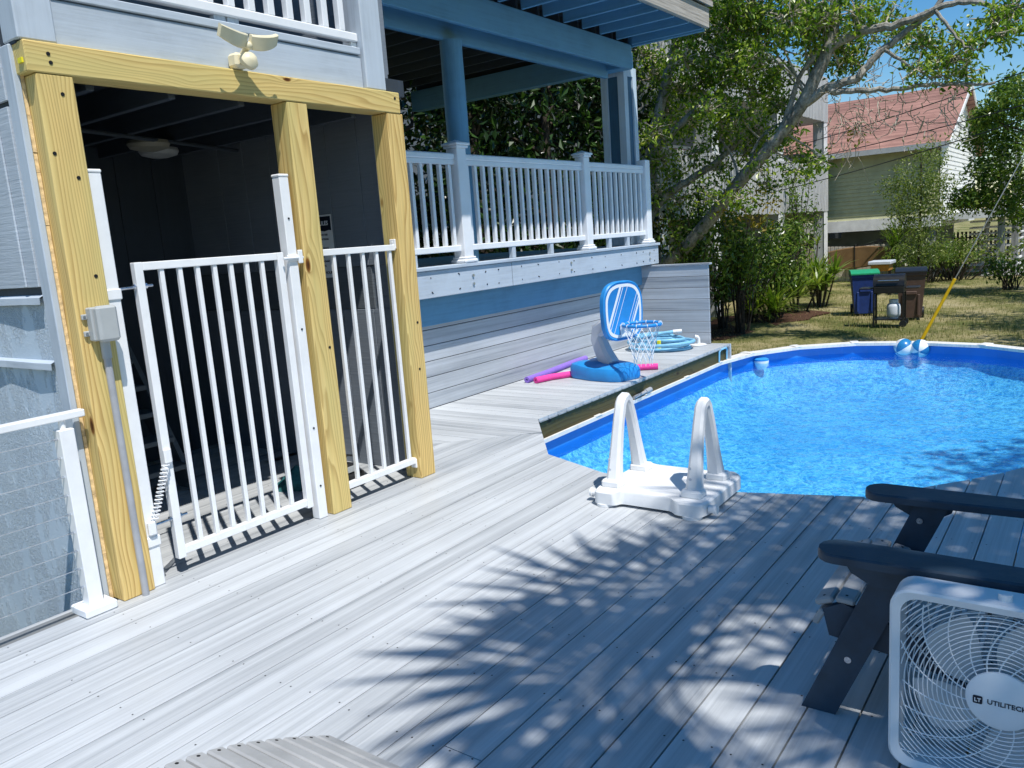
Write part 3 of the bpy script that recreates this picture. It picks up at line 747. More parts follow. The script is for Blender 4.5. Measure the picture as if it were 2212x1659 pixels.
# white gate posts
def gate_post(x0, x1, label):
    g = empty('gate_post', ((x0+x1)/2, 3.70, 0)); tag(g, label, 'gate post', 'white gate posts')
    MB().box(x0, x1, 3.667, 3.732, .001, 1.975, .004).build('shaft', M['white_metal'], g)
    MB().box(x0-.003, x1+.003, 3.664, 3.735, 1.976, 1.992, .005).build('cap', M['white_metal'], g)
    return g
g1 = gate_post(1.897, 1.958, 'white square metal gate post beside the grey electrical box')
for z in (.205, 1.405): MB().box(1.8945, 1.964, 3.660, 3.738, z, z+.05, .004).build('hinge_clamp', M['white_metal'], g1)
g2 = gate_post(2.945, 3.008, 'white square metal gate post against the middle pine post')
for z in (1.75, 1.13, .55, .20): MB().cyl((2.976, 3.668, z), (2.976, 3.663, z), .006, n=8).build('screw', M['screw'], g2)
b = MB(); b.box(2.93, 3.02, 3.655, 3.666, 1.515, 1.55, .003); b.box(3.0, 3.03, 3.645, 3.66, 1.50, 1.575, .004); b.cyl((2.90, 3.655, 1.532), (3.035, 3.655, 1.532), .008, n=8); b.build('latch', M['white_metal'], g2)

# gate leaf
gate = empty('gate', (2.5, 3.71, .09)); tag(gate, 'white metal bar gate hung in the pine frame', 'gate')
gx0, gx1, gz0, gz1 = 2.055, 2.925, .085, 1.568; gy0, gy1 = 3.683, 3.722
MB().box(gx0, gx0+.042, gy0, gy1, gz0, gz1, .003).build('stile', M['white_metal'], gate)
MB().box(gx1-.042, gx1, gy0, gy1, gz0, gz1, .003).build('stile', M['white_metal'], gate)
MB().box(gx0+.0425, gx1-.0425, gy0+.002, gy1-.002, gz1-.040, gz1-.001, .003).build('top_rail', M['white_metal'], gate)
MB().box(gx0+.0425, gx1-.0425, gy0+.002, gy1-.002, gz0+.015, gz0+.055, .003).build('bottom_rail', M['white_metal'], gate)
for i in range(7):
    xc = gx0+.042+(gx1-gx0-.084)*(i+1)/8
    MB().box(xc-.0115, xc+.0115, gy0+.008, gy1-.008, gz0+.0555, gz1-.0405, .002).build('bar', M['white_metal'], gate)
for z in (.30, 1.455):
    b = MB(); b.cyl((1.955, 3.70, z-.005), (gx0+.085, 3.70, z), .0075, n=8); b.cyl((1.957, 3.70, z), (1.957, 3.70, z-.045), .0075, n=8); b.cyl((gx0-.012, 3.70, z), (gx0-.001, 3.70, z), .014, n=6); b.cyl((gx0+.043, 3.70, z), (gx0+.055, 3.70, z), .014, n=6)
    b.build('hinge_bolt', M['zinc'], gate, smooth=True)
# closer spring
p0, p1 = Vector((1.93, 3.655, .30)), Vector((2.065, 3.672, .62)); d = p1-p0; ax = d.normalized(); u = ax.orthogonal().normalized(); v2 = ax.cross(u)
b = MB(); pts = []
for i in range(15*8+1):
    a = i/8*2*math.pi; pts.append(p0+d*(.1+.8*i/120)+(u*math.cos(a)+v2*math.sin(a))*.017)
b.tube(pts, .0035, 5); b.build('closer_spring', M['white_metal'], gate, smooth=True)
b = MB(); b.box(1.905, 1.945, 3.645, 3.667, .265, .335, .006); b.build('spring_bracket', M['white_metal'], gate)
b = MB(); b.box(2.05, 2.09, 3.665, 3.683, .585, .66, .006); b.build('spring_bracket', M['white_metal'], gate)

# fixed white panel beside the gate
fp = empty('fence_panel', (3.5, 3.70, .1)); tag(fp, 'narrow white metal bar panel between the middle and right pine posts', 'fence panel')
MB().box(3.184, 3.818, 3.682, 3.72, 1.53, 1.568, .003).build('top_rail', M['white_metal'], fp)
MB().box(3.184, 3.818, 3.682, 3.72, .105, .145, .003).build('bottom_rail', M['white_metal'], fp)
for i in range(5):
    xc = 3.30+i*.118
    MB().box(xc-.0115, xc+.0115, 3.69, 3.713, .1455, 1.5295, .002).build('bar', M['white_metal'], fp)
for z in (1.54, .075):
    b = MB(); b.box(3.808, 3.8195, 3.676, 3.726, z, z+.062, .003); b.cyl((3.806, 3.70, z+.045), (3.8025, 3.70, z+.045), .006, n=8); b.build('mounting_flange', M['white_metal'], fp)

# electrical box with conduit
eb = empty('electrical_box', (1.83, 3.62, 1.23)); tag(eb, 'grey plastic electrical box with conduit on the left pine post', 'electrical box')
MB().box(1.775, 1.868, 3.60, 3.649, 1.235, 1.385, .006).build('back_box', M['greyplastic'], eb)
MB().box(1.782, 1.876, 3.555, 3.599, 1.230, 1.39, .012).build('cover', M['greyplastic'], eb)
b = MB()
for z in (1.27, 1.345): b.box(1.752, 1.776, 3.635, 3.649, z-.012, z+.012, .003)
b.build('mounting_ears', M['greyplastic'], eb)
for z in (1.27, 1.345): MB().cyl((1.762, 3.636, z), (1.762, 3.631, z), .006, n=8).build('screw', M['zinc'], eb)
MB().cyl((1.832, 3.632, 0), (1.832, 3.632, 1.235), .0165, n=14).build('conduit', M['conduit'], eb, smooth=True)
MB().cyl((1.832, 3.630, 1.15), (1.832, 3.630, 1.235), .021, n=14).build('conduit_coupling', M['greyplastic'], eb, smooth=True)

# cable railing at the deck edge on the left
cr = empty('cable_railing', (1.6, 3.66, 0)); tag(cr, 'white cable railing with thin steel wires at the deck edge', 'railing')
MB().box(1.585, 1.65, 3.66, 3.725, .001, .865, .003).build('post', M['white_metal'], cr)
MB().box(1.545, 1.692, 3.62, 3.765, .001, .042, .006).build('post_base', M['white_metal'], cr)
MB().box(-.5, 1.712, 3.668, 3.718, .905, .938, .004).build('top_rail', M['white_metal'], cr)
MB().cyl((1.615, 3.692, .865), (1.615, 3.692, .905), .014, n=10).build('rail_bracket', M['white_metal'], cr)
MB().box(-.6, -.535, 3.66, 3.725, .001, .90, .003).build('post', M['white_metal'], cr)
for i in range(9):
    z = .825-i*.0868
    MB().cyl((-.535, 3.692, z), (1.578, 3.692, z), .0019, n=6).build('cable', M['cable'], cr)
    b = MB(); b.cyl((1.572, 3.692, z), (1.586, 3.692, z), .0055, n=6); b.cyl((1.56, 3.692, z), (1.572, 3.692, z), .0035, n=6); b.build('cable_fitting', M['zinc'], cr)

# dual flood light on the rim board
fl = empty('flood_light', (2.76, 3.64, 2.53)); tag(fl, 'cream coloured twin flood light above the header beam', 'flood light')
b = MB(); b.box(2.715, 2.795, 3.605, 3.683, 2.511, 2.585, .014); b.build('base_housing', M['cream'], fl)
b = MB(); b.lathe([(.02, 0), (.045, .006), (.048, .03), (.028, .055), (.01, .06)], 16, Matrix.Translation((2.755, 3.575, 2.525)) @ Matrix.Rotation(R(62), 4, 'X')); b.build('motion_sensor', M['cream'], fl, smooth=True)
b = MB(); b.cyl((2.765, 3.61, 2.58), (2.765, 3.565, 2.608), .016, n=10); b.sphere((2.765, 3.56, 2.61), .022); b.build('swivel', M['cream'], fl, smooth=True)
def lamp_head(b, p0, dirx, tilt):
    "curved flat lamp panel that reaches out from the swivel"
    N = 8; vv = []; ff = []
    for i in range(N+1):
        s_ = i/N; a = dirx[1]*s_; x = p0.x+dirx[0]*(.18 if dirx[0] < 0 else .135)*s_; y = p0.y-.045*math.sin(s_*1.9)*dirx[2]; z = p0.z+.012+.030*(s_-.35)**2*2
        hh = .037*(.80+.20*math.sin(math.pi*min(1, .25+s_*.75))); th = .013
        up_ = Vector((0, -math.sin(tilt), math.cos(tilt))); nn = Vector((0, -math.cos(tilt), -math.sin(tilt)))
        c = Vector((x, y, z))
        vv += [c+up_*hh+nn*th*.6, c+up_*hh*.86+nn*th, c-up_*hh*.86+nn*th, c-up_*hh+nn*th*.6, c-up_*hh-nn*th, c+up_*hh-nn*th]
    for i in range(N):
        a = i*6; ff += [(a+j, a+(j+1) % 6, a+6+(j+1) % 6, a+6+j) for j in range(6)]
    ff += [tuple(range(6)), tuple(range(N*6+5, N*6-1, -1))]
    return b.add(vv, ff)
c0 = Vector((2.765, 3.56, 2.612))
for dx_, k_ in (((-1, 0, 1.0), -1), ((1, 0, 1.0), 1)):
    lamp_head(MB(), c0+Vector((.012*k_, 0, 0)), dx_, R(28)).build('lamp_head', M['cream'], fl, smooth=35)

# pool rules sign on the inner wall
sg = empty('wall_sign', (3.93, 4.55, 1.45)); tag(sg, 'white and navy pool rules sign on the shaded inner wall', 'sign')
SX = IX-.0165
MB().box(SX-.003, SX, 4.388, 4.70, 1.37, 1.812, .0008).build('plate', M['white_plastic'], sg)
pl_ = MB(); pts = [(4.398, 1.70), (4.69, 1.70), (4.69, 1.80), (4.398, 1.80)]
wv = [(4.398+.292*i/12, 1.70+.004*math.sin(i*1.57)) for i in range(13)]
pl_.prism(wv+[(4.69, 1.80), (4.398, 1.80)], -.0012, (SX-.003, 0, 0), (0, 1, 0), (0, 0, 1)); pl_.build('header_band', M['ink'], sg)
def TM(y, z, x): return Matrix(((0, 0, -1, x), (-1, 0, 0, y), (0, 1, 0, z), (0, 0, 0, 1)))
text('title', 'POOL RULES', .042, TM(4.544, 1.752, SX-.0044), M['hoop_print'], sg, .0004, .0012)
for i, s_ in enumerate(('SWIM AT YOUR OWN RISK', 'SHOWER BEFORE ENTERING', 'THE POOL', 'NO RUNNING OR DIVING', 'NO GLASSWARE IN POOL OR', 'DECK AREA', 'NO FOOD NO SMOKING', 'NO ALCOHOL')):
    text('rule_line', s_, .017, TM(4.544, 1.672-i*.031, SX-.0034), M['ink'], sg, .0003, .0006)
text('hours', 'POOL HOURS', .026, TM(4.50, 1.405, SX-.0034), M['ink'], sg, .0003, .0008)

# things inside the entry
st_ = empty('staircase', (2.5, 5.0, 0)); tag(st_, 'painted open stair rising in the dark entry behind the gate', 'staircase')
for i in range(8):
    MB().box(1.90, 2.95, 4.98+i*.13, 5.20+i*.13, .17+i*.175, .205+i*.175, .004).build('tread', M['stair'], st_)
for x in (1.87, 2.95):
    b = MB(); b.prism([(4.95, .02), (5.15, .02), (6.08, 1.28), (6.08, 1.55), (5.9, 1.52)], .035, (x, 0, 0), (0, 1, 0), (0, 0, 1)); b.build('stringer', M['stair'], st_)
for i, (x, y) in enumerate(((3.10, 5.15), (3.35, 5.45))):
    b = MB(); b.lathe([(.13, 0), (.135, -.02), (.12, -.045), (.06, -.062), (.001, -.066)], 24, Matrix.Translation((x, y, 2.358)))
    o_ = b.build('ceiling_light', M['shaded_cream'] if i == 0 else M['greyplastic'], smooth=40)
    tag(o_, ('round cream ceiling light under the entry joists', 'grey round ceiling box behind the cream entry light')[i], 'ceiling light')
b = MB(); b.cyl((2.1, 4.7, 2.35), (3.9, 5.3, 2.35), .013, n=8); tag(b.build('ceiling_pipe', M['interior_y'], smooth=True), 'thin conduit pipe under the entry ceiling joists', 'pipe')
bc = empty('battery_charger', (3.42, 3.98, 0)); tag(bc, 'small black power station box on the deck behind the bar panel', 'charger')
MB().box(3.40, 3.58, 3.93, 4.07, .001, .10, .012).build('body', M['black'], bc)
MB().box(3.42, 3.53, 3.95, 4.05, .101, .16, .01, ).build('top_unit', M['black'], bc)
MB().box(3.435, 3.505, 3.945, 3.9495, .11, .15, .001).build('screen', M['greyplastic'], bc)
b = MB(); b.tube([(3.40, 3.96, .17), (3.40, 3.96, .20), (3.47, 3.97, .225), (3.55, 3.98, .20), (3.55, 3.98, .16)], .008, 6); b.build('handle', M['black'], bc, smooth=True)
b = MB(); rr = random.Random(4); n = 18; m_ = 8; vv = []; ff = []
for i in range(m_+1):
    for j in range(n):
        a = 2*math.pi*j/n; e = i/m_*math.pi/2
        rad = math.cos(e)*(.19+.05*math.sin(3*a+i)+.02*rr.random()); vv.append((3.33+rad*math.cos(a)*.6, 4.34+rad*math.sin(a)*.6, .001+.12*math.sin(e)*(1+.25*math.sin(2*a))))
for i in range(m_):
    for j in range(n): ff.append((i*n+j, i*n+(j+1) % n, (i+1)*n+(j+1) % n, (i+1)*n+j))
b.add(vv, ff); tag(b.build('cloth_bag', M['teal'], smooth=60), 'crumpled teal cloth bag on the deck inside the gate', 'bag')

# end wall of decking boards beside the hose
ew = empty('board_wall', (10.0, 4.6, 0)); tag(ew, 'low grey wall of horizontal decking boards at the far deck end', 'wall')
z = .004
while z < 1.0:
    MB().box(9.985, 10.01, 4.115, 5.12, z, min(z+.143, 1.035), .002).build('board', M['endwall'], ew); z += .1485
MB().box(9.97, 10.06, 4.09, 5.13, 1.036, 1.06, .004).build('cap_board', M['endwall'], ew)
MB().box(10.012, 10.04, 4.12, 5.12, 0, 1.03).build('backing', M['ink'], ew)

# ------------------------------------------------------------------ pool ladder platform
ld = empty('pool_ladder', (4.1, 2.0, 0)); tag(ld, 'white plastic pool ladder platform with two arched handrails on the deck', 'pool ladder')
def rounded(poly, r, n=4):
    out = []; k = len(poly)
    for i in range(k):
        p = Vector((*poly[i], 0)); a = Vector((*poly[i-1], 0)); c = Vector((*poly[(i+1) % k], 0))
        d1 = (a-p); d2 = (c-p); rr_ = min(r, d1.length*.45, d2.length*.45); q0 = p+d1.normalized()*rr_; q1 = p+d2.normalized()*rr_
        for j in range(n+1):
            s_ = j/n; q = q0*(1-s_)**2+p*2*s_*(1-s_)+q1*s_*s_; out.append((q.x, q.y))
    return out
pf = [(3.815, 1.665), (3.815, 1.80), (3.862, 1.845), (3.862, 2.15), (3.815, 2.17), (3.815, 2.305), (3.90, 2.325), (4.40, 2.315), (4.47, 2.28), (4.43, 2.20), (4.43, 1.80), (4.47, 1.70), (4.40, 1.645), (3.90, 1.64)]
b = MB(); b.prism(list(reversed(rounded(pf, .035))) if False else rounded(pf, .035), .075, (0, 0, .018), b=.010); b.build('platform', M['white_plastic'], ld, smooth=35)
for (x, y) in ((3.86, 1.72), (3.86, 2.25)):
    b = MB(); b.lathe([(.055, 0), (.055, .017)], 18, Matrix.Translation((x, y, .001))); b.build('foot', M['white_plastic'], ld, smooth=True)
for (y, s_) in ((1.64, -1), (2.325, 1)):
    b = MB(); b.cyl((3.90, y, .05), (3.90, y+s_*.03, .05), .022, n=14); b.cyl((3.90, y+s_*.03, .05), (3.90, y+s_*.045, .05), .028, n=14); b.build('side_knob', M['white_plastic'], ld, smooth=40)
def arch(y):
    "one handrail: tapered legs that meet in a narrow rounded top"
    path = []; N = 26
    x0, x1, zt = 3.945, 4.30, .615; xc = 4.125
    for i in range(N+1):
        s_ = i/N
        k_ = abs(2*s_-1); hz = zt-.03-.085; rt_ = .062
        if k_ > .22: q_ = (k_-.22)/.78; x = xc+math.copysign(rt_*.96+((x1-x0)/2-rt_*.96)*q_**.80, s_-.5); z = .085+(hz-rt_*.95)*(1-q_)
        else: a_ = k_/.22*math.pi/2; x = xc+math.copysign(rt_*.96*math.sin(a_), s_-.5); z = .085+hz-rt_*.95+rt_*.95*math.cos(a_)
        path.append((x, y+(.012 if s_ > .5 else 0), z))
    b = MB(); vv = []; ff = []
    for i, p in enumerate(path):
        a = Vector(path[max(0, i-1)]); c = Vector(path[min(N, i+1)]); t_ = (c-a).normalized(); nrm = Vector((-t_.z, 0, t_.x))
        k = abs(i/N-.5)*2; wd = .030+.020*k**3; dp = .027+.010*k**3
        for (su, sv) in ((-1, -.55), (-.55, -1), (.55, -1), (1, -.55), (1, .55), (.55, 1), (-.55, 1), (-1, .55)):
            vv.append(Vector(p)+nrm*su*dp+Vector((0, 1, 0))*sv*wd)
    for i in range(N):
        for j in range(8): ff.append((i*8+j, i*8+(j+1) % 8, (i+1)*8+(j+1) % 8, (i+1)*8+j))
    ff += [tuple(range(8)), tuple(range(N*8, N*8+8))]
    b.add(vv, ff); return b
for y in (1.745, 2.24):
    h_ = arch(y).build('handrail', M['white_plastic'], ld, smooth=30)
    for x in (3.945, 4.30):
        MB().box(x-.048, x+.048, y-.058, y+.062, .085, .135, .012).build('socket', M['white_plastic'], h_)
        for z in (.20, .26): MB().cyl((x-.040, y, z), (x-.042, y, z), .008, n=10).build('bolt', M['pole_grey'], h_)

# ------------------------------------------------------------------ toy basketball hoop
hp = empty('basketball_hoop', (7.50, 4.27, 0), R(-17.5)); tag(hp, 'blue and white poolside basketball hoop on the far deck strip', 'basketball hoop')
def LB(b, name, mat, parent=hp, smooth=False): return b.build(name, mat, parent, smooth=smooth, local=True)
out = rounded([(-.20, .385), (-.06, .385), (-.04, .34), (.04, .34), (.06, .385), (.20, .385), (.255, .30), (.265, .0), (.22, -.24), (.15, -.36), (-.15, -.36), (-.22, -.24), (-.265, 0), (-.255, .30)], .05)
def scaled(poly, s_, oy=0): return [(x*s_, (y-oy)*s_+oy) for x, y in poly]
vv = []; ff = []; k = len(out)
for s_, z in ((.97, 0.004), (1.0, .03), (1.0, .10), (.95, .135), (.80, .155), (.30, .165)):
    vv += [(x*s_, y*s_, z+(.02 if y > .1 and z > .09 else 0)) for x, y in out]
for i in range(5): ff += [(i*k+j, i*k+(j+1) % k, (i+1)*k+(j+1) % k, (i+1)*k+j) for j in range(k)]
ff += [tuple(reversed(range(k))), tuple(range(5*k, 6*k))]
base = LB(MB().add(vv, ff), 'base', M['hoop_blue'], smooth=40)
LB(MB().lathe([(.06, 0), (.052, .02), (.02, .03), (.0001, .031)], 16, Matrix.Translation((-.12, -.22, .13))), 'filler_cap', M['hoop_blue'], base, 40)
text_m = Matrix.Translation((-.01, -.30, .158)) @ Matrix.Rotation(R(90), 4, 'Z') @ Matrix.Rotation(R(0), 4, 'X')
b = MB()
for (x0, x1, y0, y1) in ((-.06, .07, -.318, -.300), (-.09, -.03, -.335, -.324), (-.02, .06, -.338, -.324)): b.box(x0, x1, y0, y1, .118, .1245)
prof = [(-.06, .13, .075, .105), (.03, .25, .070, .095), (.115, .42, .062, .085), (.10, .50, .060, .085), (-.02, .56, .065, .080), (-.215, .60, .07, .075)]
vv = []; ff = []
for i, (y, z, hw, hd) in enumerate(prof):
    a = prof[max(0, i-1)]; c = prof[min(len(prof)-1, i+1)]; t_ = Vector((0, c[0]-a[0], c[1]-a[1])).normalized(); nr = Vector((0, -t_.z, t_.y))
    for (su, sv) in ((-1, -.6), (-.6, -1), (.6, -1), (1, -.6), (1, .6), (.6, 1), (-.6, 1), (-1, .6)):
        vv.append(Vector((su*hw, y, z))+nr*sv*hd)
for i in range(len(prof)-1):
    for j in range(8): ff.append((i*8+j, i*8+(j+1) % 8, (i+1)*8+(j+1) % 8, (i+1)*8+j))
ff += [tuple(range(8)), tuple(range(len(prof)*8-8, len(prof)*8))]
LB(MB().add(vv, ff), 'neck', M['pole_grey'], smooth=35)
# backboard outline (x, z), front at y = -.30
bo_ = rounded([(-.13, .425), (.13, .425), (.235, .47), (.275, .58), (.285, .74), (.275, .90), (.21, 1.0), (.10, 1.04), (-.10, 1.04), (-.21, 1.0), (-.275, .90), (-.285, .74), (-.275, .58), (-.235, .47)], .05, 3)
vv = []; ff = []; k = len(bo_); zc = .73
for s_, y in ((.90, -.232), (1.0, -.24), (1.0, -.29), (.965, -.302), (.93, -.296)):
    vv += [(x*s_, y, (z-zc)*s_+zc) for x, z in bo_]
for i in range(4): ff += [(i*k+j, i*k+(j+1) % k, (i+1)*k+(j+1) % k, (i+1)*k+j) for j in range(k)]
ff += [tuple(range(k)), tuple(reversed(range(4*k, 5*k)))]
bb = LB(MB().add(vv, ff), 'backboard', M['hoop_blue'], smooth=35)
vv = []; ff = []
for s_ in (.90, .80): vv += [(x*s_, -.2985, (z-zc)*s_+zc) for x, z in bo_]
ff = [(j, (j+1) % k, k+(j+1) % k, k+j) for j in range(k)]
LB(MB().add(vv, ff), 'printed_border', M['hoop_print'], bb)
inner = [(x*.81, (z-zc)*.81+zc) for x, z in bo_]
def diag(u0, u1):
    "slanted printed stripe between two offsets, clipped to the border"
    dx_, dz_ = .46, 1.0
    poly = inner[:]; nx, nz = dz_, -dx_; L = math.hypot(nx, nz); nx /= L; nz /= L
    poly = clip(poly, nx, nz, u0+nz*zc); poly = clip(poly, -nx, -nz, -(u1+nz*zc)); return poly
for i, (u0, u1) in enumerate(((-.150, -.122), (-.104, -.096), (-.046, -.040), (.105, .111), (.140, .146), (.160, .182))):
    pz = diag(u0, u1)
    if len(pz) > 2: LB(MB().add([(x, -.2988, z) for x, z in pz], [tuple(range(len(pz)))]), 'printed_stripe', M['hoop_print'], bb)
RC = Vector((0, -.545, .60)); RR = .195
b = MB(); b.tube([(RR*math.cos(2*math.pi*i/32), RC.y+RR*math.sin(2*math.pi*i/32), RC.z) for i in range(32)], .0165, 10, closed=True)
b.box(-.05, .05, -.352, -.303, .565, .61, .01); rim = LB(b, 'rim', M['hoop_blue'], smooth=True)
LB(MB().box(-.075, .075, -.325, -.299, .46, .60, .012), 'rim_bracket', M['hoop_print'])
b = MB(); NS = 12; rows = 6
def netp(k, r_):
    zf = r_/rows; rad = RR*(1-.52*zf**.7); a = 2*math.pi*(k+.5*(r_ % 2))/NS
    return Vector((rad*math.cos(a), RC.y+rad*math.sin(a), RC.z-.012-.36*zf))
for r_ in range(rows):
    for k in range(NS):
        for dk in ((0, -1) if r_ % 2 == 0 else (0, 1)):
            b.tube([netp(k, r_), netp(k+dk, r_+1)], .0036, 5, cap=False)
for k in range(NS):
    a = 2*math.pi*k/NS; b.tube([(RR*math.cos(a)+.019*math.cos(e)*math.cos(a), RC.y+RR*math.sin(a)+.019*math.cos(e)*math.sin(a), RC.z+.019*math.sin(e)) for e in [i*math.pi/4 for i in range(9)]], .0036, 5)
    b.tube([netp(k, rows), netp(k, rows)-Vector((0, 0, .05))], [.006, .002], 5)
LB(b, 'net', M['net'], smooth=True)

# ------------------------------------------------------------------ pool noodles, hose, vacuum plate
def noodle(name, pts, mat, label):
    k = empty(name, (pts[0][0], pts[0][1], 0)); tag(k, label, 'pool noodle', 'pool noodles')
    b = MB(); P_ = [Vector(p) for p in pts]; n = 14; r1, r2 = .034, .011
    b.tube(P_, r1, n, cap=False); b.tube(P_, r2, n, cap=False)
    d_ = [(P_[0], (P_[1]-P_[0]).normalized(), 0), (P_[-1], (P_[-2]-P_[-1]).normalized(), 1)]
    m1 = len(P_)*n
    for e, base_ in ((0, 0), (1, (len(P_)-1)*n)):
        b.f += [(base_+j, base_+(j+1) % n, m1+base_+(j+1) % n, m1+base_+j) for j in range(n)]
    b.build('foam_tube', mat, k, smooth=40)
noodle('pool_noodle', [(6.98, 4.975, .036), (7.3, 4.99, .036), (7.7, 5.03, .036), (8.1, 5.075, .036), (8.42, 5.09, .036)], M['purple'], 'long purple foam noodle lying along the foot of the skirt wall')
noodle('pool_noodle', [(6.98, 4.86, .036), (7.2, 4.80, .036), (7.5, 4.62, .036), (7.8, 4.38, .036), (8.02, 4.02, .036), (8.06, 3.94, .036)], M['pink'], 'pink foam noodle lying behind the basketball hoop base')
hs_ = empty('vacuum_hose', (9.5, 4.6, 0)); tag(hs_, 'coiled pale blue pool vacuum hose on the deck by the end wall', 'hose')
pts = []; rr = random.Random(6); T = 4.4
for i in range(int(T*28)+1):
    a = 2*math.pi*i/28; rad = .27+.13*(.5+.5*math.sin(a*.43+1.0)); lay = int(a/(2*math.pi))
    pts.append((9.50+rad*.86*math.cos(a)+.03*math.sin(a*.7), 4.58+rad*1.12*math.sin(a), .024+lay*.036+.006*math.sin(a*2.3)))
pts += [(9.58, 4.55, .20), (9.66, 4.45, .205)]
b = MB(); rad_ = [.0215+(.0015 if i % 2 else 0) for i in range(len(pts))]
b.tube(pts, rad_, 9); b.build('coil', M['hose'], hs_, smooth=True)
b = MB(); b.cyl((9.64, 4.48, .205), (9.70, 4.385, .207), .026, n=12); b.build('cuff', M['white_plastic'], hs_, smooth=True)
a0 = Vector(pts[0]); b = MB(); b.cyl(a0+Vector((0, .03, 0)), a0+Vector((-.02, -.10, 0)), .026, n=12); b.build('cuff', M['white_plastic'], hs_, smooth=True)
b = MB(); b.box(9.20, 9.235, 4.46, 4.50, .045, .15, .003); b.build('label_tag', M['yellow_tag'], hs_)
vp_ = empty('vacuum_plate', (9.85, 4.24, 0)); tag(vp_, 'white round vacuum plate with elbow beside the coiled hose', 'vacuum plate')
b = MB(); b.lathe([(.10, 0), (.105, .012), (.09, .02), (.03, .026)], 24, Matrix.Translation((9.83, 4.21, .001))); b.build('disc', M['white_plastic'], vp_, smooth=40)
b = MB(); b.tube([(9.83, 4.21, .02), (9.83, 4.21, .09), (9.82, 4.22, .115), (9.80, 4.25, .125)], .022, 12); b.build('elbow', M['white_plastic'], vp_, smooth=True)
b = MB(); b.tube([(9.70, 3.885, -.19), (9.70, 3.88, -.06), (9.74, 3.875, -.035), (9.92, 3.875, -.035), (9.955, 3.88, -.07), (9.955, 3.885, -.19)], .012, 8); tag(b.build('pipe_loop', M['hose'], smooth=True), 'blue plastic pipe loop hanging at the far end of the deck fascia', 'pipe')
b = MB(); b.cyl((7.35, 3.885, -.175), (7.62, 3.885, -.165), .018, n=10); b.cyl((7.62, 3.885, -.165), (7.74, 3.885, -.16), .028, n=10); tag(b.build('hose_fitting', M['conduit'], smooth=True), 'grey pool hose fitting lying under the deck fascia', 'pipe')

# ------------------------------------------------------------------ floating things
def ball(x, y, r, rot, label):
    k = empty('beach_ball', (x, y, WZ+r*.55)); k.rotation_euler = rot; tag(k, label, 'ball', 'blue and white balls in the pool')
    n = 24; m_ = 12
    for par in range(2):
        vv = []; ff = []
        for i in range(m_+1):
            e = -math.pi/2+math.pi*i/m_
            for j in range(n): a = 2*math.pi*j/n; vv.append((r*math.cos(e)*math.cos(a), r*math.cos(e)*math.sin(a), r*math.sin(e)))
        for i in range(m_):
            for j in range(n):
                if (j//4) % 2 == par: ff.append((i*n+j, i*n+(j+1) % n, (i+1)*n+(j+1) % n, (i+1)*n+j))
        MB().add([(x_, y_, z_) for x_, y_, z_ in vv], ff).build(('blue_panels', 'white_panels')[par], (M['hose_deep'], M['white_plastic'])[par], k, smooth=60, local=True)
M['hose_deep'] = plain('deep_sky_blue_vinyl', (.02, .19, .42), .3, .5, var=.04)
q1 = at(1952, 762, 'z', WZ); q2 = at(1988, 763, 'z', WZ)
ball(q1.x, q1.y, .125, (R(62), R(20), R(40)), 'blue and white ball floating on the left of the pair by the far rim')
ball(q2.x, q2.y, .120, (R(15), R(75), R(15)), 'blue and white ball floating on the right of the pair by the far rim')
fd = empty('chlorine_floater', (0, 0, 0)); q = at(1637, 784, 'z', WZ); fd.location = (q.x, q.y-.05, WZ); WL[fd.name] = fd.location.copy()
tag(fd, 'blue topped white chlorine floater near the pool skimmer', 'floater')
MB().lathe([(.001, -.08), (.06, -.08), (.085, -.02), (.095, .012), (.095, .035)], 24, Matrix.Translation(fd.location)).build('body', M['white_plastic'], fd, smooth=40)
MB().lathe([(.093, .036), (.095, .055), (.07, .07), (.001, .072)], 24, Matrix.Translation(fd.location)).build('lid', M['hoop_blue'], fd, smooth=40)

# ------------------------------------------------------------------ box fan
fn = empty('box_fan', (2.27, .155, 0)); tag(fn, 'white box fan standing on the deck in front of the navy chair', 'fan')
fx0, fx1 = 2.215, 2.325; fy, fz, S2 = .158, .285, .265
def sq(h, r, n=6):
    out = []
    for cx_, cy_, a0 in ((h-r, h-r, 0), (-h+r, h-r, 90), (-h+r, -h+r, 180), (h-r, -h+r, 270)):
        for i in range(n+1): a = R(a0+90*i/n); out.append((cx_+r*math.cos(a), cy_+r*math.sin(a)))
    return out
o1, i1 = sq(S2, .055), sq(S2-.026, .045); k = len(o1)
vv = []
for pl, x in ((i1, fx0+.008), (sq(S2-.006, .05), fx0), (o1, fx0+.006), (o1, fx1-.006), (sq(S2-.006, .05), fx1), (i1, fx1-.008)):
    vv += [(x, fy+a, fz+c) for a, c in pl]
ff = []
for i in range(5): ff += [(i*k+j, i*k+(j+1) % k, (i+1)*k+(j+1) % k, (i+1)*k+j) for j in range(k)]
ff += [(5*k+j, 5*k+(j+1) % k, (j+1) % k, j) for j in range(k)]
MB().add(vv, ff).build('housing', M['fan'], fn, smooth=30)
